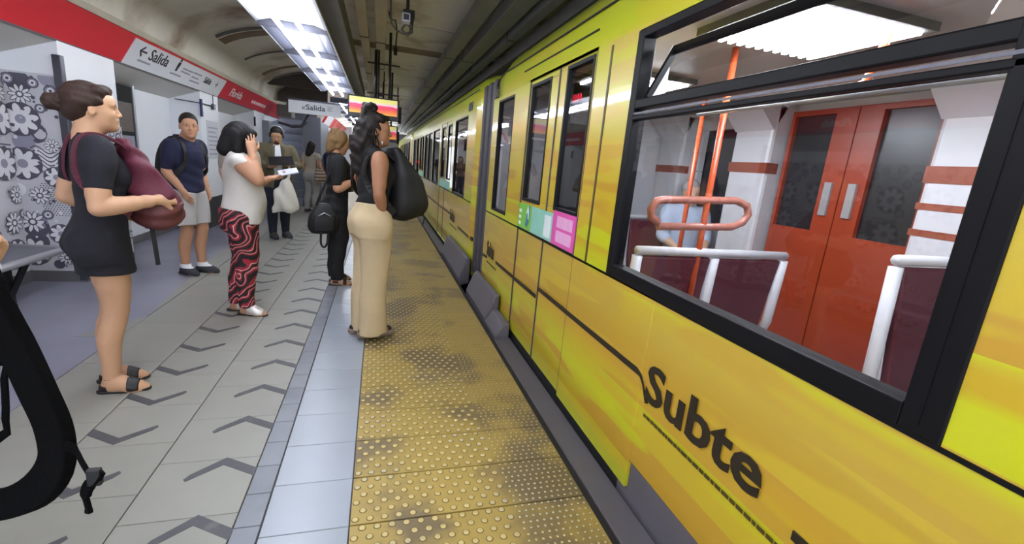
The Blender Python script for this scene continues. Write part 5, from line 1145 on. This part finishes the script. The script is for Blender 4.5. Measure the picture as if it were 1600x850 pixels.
# ---- man in khaki jacket reading
M['khaki'] = cloth('khaki jacket cloth', (98,90,68)); M['shirtw'] = cloth('white shirt', (222,222,226)); M['jean'] = cloth('dark jeans', (30,33,48)); M['folder'] = mat('black folder', (24,24,28), .4); M['sheet'] = mat('white sheet', (226,226,232), .6)
p = Person('person', 'man in an open khaki jacket reading a black folder, wearing headphones', -1.53, 7.98, -72, 1.72, 'fair', .0095, False)
p.torso(1.05, 1.0); a1 = p.leg(-1, (.05,0), 10); a2 = p.leg(1, (-.04,.02), 20)
p.arm(-1, (.02,-.29,1.12), (.22,-.12,1.10), (.8,.5,.1), (0,.3,.9), .5); p.arm(1, (.03,.29,1.13), (.24,.13,1.14), (.8,-.5,.1), (0,-.3,.9), .6)
p.head(-12, 26); p.finish(); p.face(eyes=False)
p.cl('shirt', inflate(p.tp, .010)+[cut((0,0,-1), -.90), sub(el((.03,0,1.48), (.06,.06,.05)), .008)], M['shirtw'], .01)
p.cl('jacket', inflate(p.tp, .026)+inflate([q for q in p.ap[-1] if q in p.ap[-1][:11]]+p.ap[1][:11], .020)+[loft([(.78,-.01,0,.16,.225),(.95,-.005,0,.145,.205),(1.1,.0,0,.14,.19),(1.25,.0,0,.145,.20)], .03), cut((0,0,-1), -.77), sub(loft([(.70,.15,0,.15,.07),(1.0,.15,0,.13,.06),(1.25,.15,0,.13,.07),(1.45,.13,0,.13,.05)], .01), .01), sub(el((.03,0,1.49), (.075,.075,.06)), .01), disp(lambda x, y, z: .006*np.sin(18*y+14*x+10*np.sin(6*z)))], M['khaki'], .010)
for sd in (-1, 1): p.mb(MB().add([(.105,.035*sd,1.43),(.135,.09*sd,1.36),(.15,.075*sd,1.15),(.145,.05*sd,1.12)], [(0,1,2,3)]).add([(.11,.035*sd,1.43),(.14,.09*sd,1.36),(.155,.075*sd,1.15),(.15,.05*sd,1.12)], [(0,1,2,3)]), 'lapel', M['khaki'])
p.cl('jeans', inflate(p.lp+p.tp, .014)+[cut((0,0,1), .93), cut((0,0,-1), -.05)], M['jean'], .01)
for sd, (an, F, kn, hp) in ((-1, a1), (1, a2)): shoe(p, sd, an, F, M['sneak'], M['wsole'], .009, .09)
P = p.P; E = p.E
p.cl('hair', [E((-.022,0,.044), (.104,.085,.093), .02), sub(E((.115,0,-.03), (.075,.10,.095)), .006), sub(E((.03,.09,-.055), (.07,.05,.05)), .01), sub(E((.03,-.09,-.055), (.07,.05,.05)), .01), sub(E((-.03,0,-.11), (.12,.10,.07)), .01)], HR['dark'], .008)
p.cl('beard', [E((.072,0,-.085), (.030,.040,.030), .02), E((.094,0,-.054), (.012,.026,.007), .005)], HR['dark'], .006)
hp_ = [P((-.01+.0*t, .095*math.cos(t), .03+.115*math.sin(t))) for t in np.linspace(0, math.pi, 13)]
p.mb(MB().tube([tuple(q) for q in hp_], .008, 6), 'headphones', M['steel'], smooth=True)
for q in (1, -1): p.cl('ear_cup', [E((-.005,.090*q,-.005), (.03,.016,.036), .01)], M['sneak'], .008)
def held(name, mb, m, loc, rot, label, c):
    o = mb.build(name, m, bevel=.002); a = p.rz; q = np.array(loc)*p.s; o.location = (p.loc[0]+q[0]*math.cos(a)-q[1]*math.sin(a), p.loc[1]+q[0]*math.sin(a)+q[1]*math.cos(a), q[2]); o.rotation_euler = (rot[0], rot[1], a+rot[2]); return tag(o, label, c)
held('folder', MB().box(-.11, .11, -.17, .17, -.006, .006), M['folder'], (.30,.02,1.20), (.12,.55,0), 'open black folder held by the man in the khaki jacket', 'folder')
bagm = thing_from(p, 'plastic_bag', [loft([(.44,.25,.07,.03,.14),(.50,.25,.07,.065,.165),(.66,.25,.07,.065,.155),(.82,.25,.08,.045,.11),(.93,.25,.10,.025,.05),(1.0,.25,.12,.018,.02)], .02), disp(lambda x, y, z: .008*np.sin(30*y+18*z)+.006*np.sin(50*x+24*y))], .0095, mat('white plastic bag', (222,218,206), .35, var=.03), 'white plastic shopping bag hanging from the khaki jacket man', 'shopping bag')
bstrap(p, bagm, [(.25,.12,.95),(.25,.125,1.06),(.25,.13,1.13)], .03, .006, (1,0,0), M['sheet'], 'bag_handle')

# ---- people farther down the platform
M['beige'] = cloth('beige cloth', (170,162,146)); M['greyt'] = cloth('grey trouser cloth', (150,148,146)); M['vest'] = cloth('navy vest', (36,42,68)); M['ltblue'] = cloth('light blue shirt', (176,190,214)); M['brownc'] = cloth('brown cloth', (110,84,66))
def stripes():
    m = bpy.data.materials.new('striped bag weave'); m.use_nodes = True; N = m.node_tree.nodes; L = m.node_tree.links; tc = N.new('ShaderNodeTexCoord'); wv = N.new('ShaderNodeTexWave'); wv.bands_direction = 'Z'; wv.inputs['Scale'].default_value = 4.2; L.new(tc.outputs['Object'], wv.inputs[0])
    rp = N.new('ShaderNodeValToRGB'); e = rp.color_ramp.elements; e[0].color = lin((120,70,62))+(1,); e[1].color = lin((186,176,158))+(1,); q = e.new(.45); q.color = lin((110,104,92))+(1,); L.new(wv.outputs['Fac'], rp.inputs[0]); L.new(rp.outputs[0], N['Principled BSDF'].inputs['Base Color']); return m
def simple(label, x, y, hd, h, skin, fem, top, bottom, hair, hlong, arms=None, pitch=6, vox=.011, sleeves=5, hy=0):
    p = Person('person', label, x, y, hd, h, skin, vox, fem); p.torso(1.03, 1.0); a1 = p.leg(-1, (.03,0), -6); a2 = p.leg(1, (-.04,.01), 8)
    ar = arms or ((-.03,-.24,1.10), (.10,-.22,.90), (.3,.1,-.9), (0,1,0)); al = ((-.03,.24,1.10), (.12,.20,.92), (.3,-.1,-.9), (0,-1,0))
    p.arm(-1, *ar, .4); p.arm(1, *al, .4); p.head(hy, pitch); p.finish(); p.face(eyes=False)
    p.cl('shirt', inflate(p.tp, .014)+inflate(p.ap[-1][:sleeves]+p.ap[1][:sleeves], .014)+[cut((0,0,-1), -.86), sub(el((.03,0,1.475), (.07,.07,.05)), .008)], top)
    p.cl('trousers', inflate(p.lp+p.tp, .018)+[cut((0,0,1), .94), cut((0,0,-1), -.05)], bottom)
    for sd, (an, F, kn, hp) in ((-1, a1), (1, a2)): shoe(p, sd, an, F, M['sneak'], M['wsole'], vox*.9, .08)
    E = p.E; P = p.P; pr = [E((-.024,0,.042), (.106,.088,.096), .02)]
    if hlong: pr += [rc(P((-.06,0,-.02)), P((-.085,0,-.22)), .085, .07, .04), rc(P((-.02,.07,0)), P((-.03,.075,-.18)), .035, .03, .03), rc(P((-.02,-.07,0)), P((-.03,-.075,-.18)), .035, .03, .03)]
    pr += [sub(E((.118,0,-.03), (.072,.10,.097)), .006)]
    if not hlong: pr += [sub(E((-.03,0,-.12), (.13,.10,.08)), .01)]
    p.cl('hair', pr, HR[hair]); return p
p = simple('long dark haired woman in beige by the grey stair wall, striped bag on her arm', -1.50, 11.6, 60, 1.60, 'fair', True, M['beige'], M['greyt'], 'dark', True, ((-.02,-.24,1.12), (.16,-.20,.98), (.7,.2,-.6), (0,.8,.4)), 20, .012, 3)
sb = thing_from(p, 'striped_bag', [loft([(.74,-.04,-.27,.16,.05),(.82,-.04,-.275,.18,.07),(1.0,-.04,-.265,.16,.05),(1.05,-.04,-.26,.14,.03)], .02, e=3)], .012, stripes(), 'striped woven bag on the arm of the beige woman by the stairs', 'bag')
for dy in (-.30, -.23): bstrap(p, sb, [(-.12,dy,1.02),(-.08,dy+.04,1.24),(-.02,-.20,1.42),(.03,dy+.04,1.24),(.06,dy,1.02)], .02, .006, (0,-1,0), M['brownc'])
p = simple('grey haired man in a navy vest with pale blue sleeves past the stairs', -1.22, 12.6, 30, 1.60, 'fair', False, M['ltblue'], M['greyt'], 'grey', False, None, 14, .012, 11)
p.cl('vest', inflate(p.tp, .026)+[cut((0,0,-1), -.88), sub(el((.03,0,1.475), (.08,.08,.055)), .008)], M['vest'])
simple('grey haired person glimpsed behind the woman with the black bob', -1.86, 7.30, -60, 1.60, 'pale', False, M['beige'], M['jean'], 'grey', False, None, 0, .011)
simple('small distant person in brown at the far end of the platform', -.60, 17.5, -80, 1.66, 'fair', True, M['brownc'], M['jean'], 'dark', True, None, 6, .014)
simple('small distant man in dark clothes far along the platform edge', -.25, 20.5, -100, 1.74, 'tan', False, M['jean'], M['jean'], 'dark', False, None, 6, .014)
# ---- passengers in the train
def seated(label, x, y, hd, skin, fem, top, bottom, hair, zs=.45, vox=.012):
    p = Person('person', label, x, y, hd, 1.68, skin, vox, fem); p.M4[2, 3] = zs-.80; p.torso(1.03, 1.)
    for sd in (-1, 1):
        k = A(.42,.09*sd,.83); an = A(.42,.09*sd,.83-.42); p.add(chain([(0,.085*sd,.85), (.2,.09*sd,.86), k], [.09,.08,.058], .03), chain([k, (k+an)/2+A(-.02,0,0), an], [.056,.052,.034], .03)); p.add(rc(an, an+A(.12,0,-.05), .035, .022, .03))
    i = len(p.prims); p.arm(-1, (.04,-.24,1.11), (.26,-.12,.98), (.9,.2,-.2), (0,.2,-1), .3); p.arm(1, (.04,.24,1.11), (.26,.12,.98), (.9,-.2,-.2), (0,-.2,-1), .3)
    p.head(0, 8); p.finish(); p.face(eyes=False)
    p.cl('shirt', inflate(p.tp, .014)+inflate(p.ap[-1][:8]+p.ap[1][:8], .014)+[cut((0,0,-1), -.86), sub(el((.03,0,1.475), (.07,.07,.05)), .008)], top)
    lg = [q for q in p.prims if q[0] == 'add' and q[3][2] < .97 and q[2][0] > -.12 and q[3][0] < .55 and q not in p.ap[1] and q not in p.ap[-1]]
    p.cl('trousers', inflate(lg, .016)+[cut((0,0,-1), -.44)], bottom)
    p.cl('hair', [p.E((-.024,0,.042), (.106,.088,.096), .02), sub(p.E((.118,0,-.03), (.072,.10,.097)), .006), sub(p.E((-.03,0,-.12), (.13,.10,.08)), .01)], HR[hair]); return p
seated('white haired passenger in a pale shirt seated inside the near train car', 3.02, 3.98, -100, 'pale', False, M['ltblue'], M['jean'], 'grey', .60)
simple('standing passenger in brown seen through the door window of the near car', 2.3, 4.35, 200, 1.66, 'tan', True, M['brownc'], M['jean'], 'black', True, None, 6, .012)
# ---- traveller half outside the frame at the lower left, black bag strap hanging in front
def pattern():
    m = bpy.data.materials.new('white patterned blouse'); m.use_nodes = True; N = m.node_tree.nodes; L = m.node_tree.links; tc = N.new('ShaderNodeTexCoord'); v = N.new('ShaderNodeTexVoronoi'); v.inputs['Scale'].default_value = 60; L.new(tc.outputs['Object'], v.inputs[0])
    rp = N.new('ShaderNodeValToRGB'); e = rp.color_ramp.elements; e[0].position = .25; e[0].color = lin((150,146,150))+(1,); e[1].position = .4; e[1].color = lin((226,224,226))+(1,); L.new(v.outputs['Distance'], rp.inputs[0]); L.new(rp.outputs[0], N['Principled BSDF'].inputs['Base Color']); return m
p = Person('person', 'traveller in a white patterned blouse cut off by the left edge', -1.08, 1.20, 14, 1.62, 'fair', .009, True)
p.torso(1.03, 1.); a1 = p.leg(-1, (0,0), -5); a2 = p.leg(1, (0,0), 5)
p.arm(-1, (.03,-.24,1.10), (.20,-.12,1.22), (.6,.6,.4), (.0,.6,.6), .5); p.arm(1, (.13,.25,1.10), (.215,.11,1.16), (.6,-.6,.4), (0,-.6,.6), .5)
p.head(0, 8); p.finish(); p.face()
p.cl('blouse', inflate(p.tp, .016)+inflate(p.ap[-1][:9]+p.ap[1][:9], .016)+[cut((0,0,-1), -.84), sub(el((.03,0,1.475), (.07,.07,.05)), .008)], pattern())
p.cl('trousers', inflate(p.lp+p.tp, .014)+[cut((0,0,1), .94), cut((0,0,-1), -.05)], M['jean'])
for sd, (an, F, kn, hp) in ((-1, a1), (1, a2)): shoe(p, sd, an, F, M['sneak'], M['wsole'], .008, .08)
p.cl('hair', [p.E((-.024,0,.042), (.106,.088,.096), .02), rc(p.P((-.06,0,-.02)), p.P((-.085,0,-.2)), .085, .07, .04), sub(p.E((.118,0,-.03), (.072,.10,.097)), .006)], HR['dark'])
def at(x, y, d):
    v = fw+rt*((x-800)/F_PX)-up*((y-425)/F_PX); return Vector((0, 0, 1.45))+v*d
bk = empty('backpack', (-1.0, .95, .45))
def bkp(mb, name, m, **k): o = mb.build(name, m, bk, **k); o.location = (1.0, -.95, -.45); return o
M['web'] = mat('black webbing', (5,5,6), .95, spec=.1, bump=.3, bscale=300)
S1 = [Vector((-.90,.96,1.11)), at(-60, 430, .80), at(-15, 470, .82), at(20, 530, .84), at(58, 610, .85), at(84, 670, .86), at(88, 722, .86), at(62, 762, .86), at(15, 785, .87), at(-60, 800, .88), Vector((-.86,.96,.66))]
Q = cat([tuple(v) for v in S1], 40); wd = list(np.interp(np.linspace(0, 1, 40), [0, .34, .5, .61, .78, 1], [.095, .085, .088, .082, .060, .050]))
nrm = tuple(-(fw*1.0+rt*.35))
o = bkp(MB().ribbon(Q, wd, .022, nrm), 'shoulder_strap', M['web'], bevel=.008, seg=3)
S2 = [at(88, 698, .85), at(103, 697, .84), at(118, 704, .84), at(128, 722, .835), at(140, 742, .83)]
bkp(MB().ribbon(cat([tuple(v) for v in S2], 16), [.020]*8+[.012]*8, .003, nrm), 'webbing', M['web'])
S3 = [at(158, 735, .83), at(150, 748, .83), at(138, 760, .83), at(134, 775, .83), at(138, 792, .83), at(139, 802, .83)]
bkp(MB().ribbon(cat([tuple(v) for v in S3], 18), [.020]*6+[.024]*5+[.010]*4+[.014]*3, .008, nrm), 'strap_tail', M['web'], bevel=.002)
bkp(MB().box(-.011, .011, -.006, .006, -.017, .017), 'buckle', M['blackb'], bevel=.003).location = Vector(at(148, 745, .828))-Vector((-1.0,.95,.45))
S4 = [Vector((-.87,.98,.98)), at(-10, 560, .9), at(6, 600, .9), at(8, 650, .9), at(-6, 690, .9), Vector((-.86,.98,.80))]
bkp(MB().ribbon(cat([tuple(v) for v in S4], 12), .02, .004, nrm), 'webbing', M['web'])
bkp(MB().ribbon(cat([(-.97,.97,1.12),(-.99,.99,1.25),(-1.02,1.01,1.365),(-1.08,1.06,1.385),(-1.15,1.06,1.30),(-1.14,1.02,1.10),(-1.06,.98,.95)], 24), .05, .012, [tuple(v) for v in cat([(1,-.3,.1),(1,-.4,.3),(.6,-.3,1),(-.1,-.2,1),(-1,-.2,.4),(-1,-.5,0),(-1,-.6,0)], 24)]), 'shoulder_strap', M['web'])
bd = sdf_obj('bag_body', [loft([(.55,-.98,.98,.11,.10),(.62,-.98,.98,.15,.14),(.85,-.98,.98,.15,.15),(1.05,-.98,.98,.12,.13),(1.14,-.98,.98,.07,.08)], .02, e=2.6)], .01, M['blackb'], bk); bd.location = (1.0, -.95, -.45)
tag(bk, 'black backpack strap looping in at the lower left edge', 'backpack')
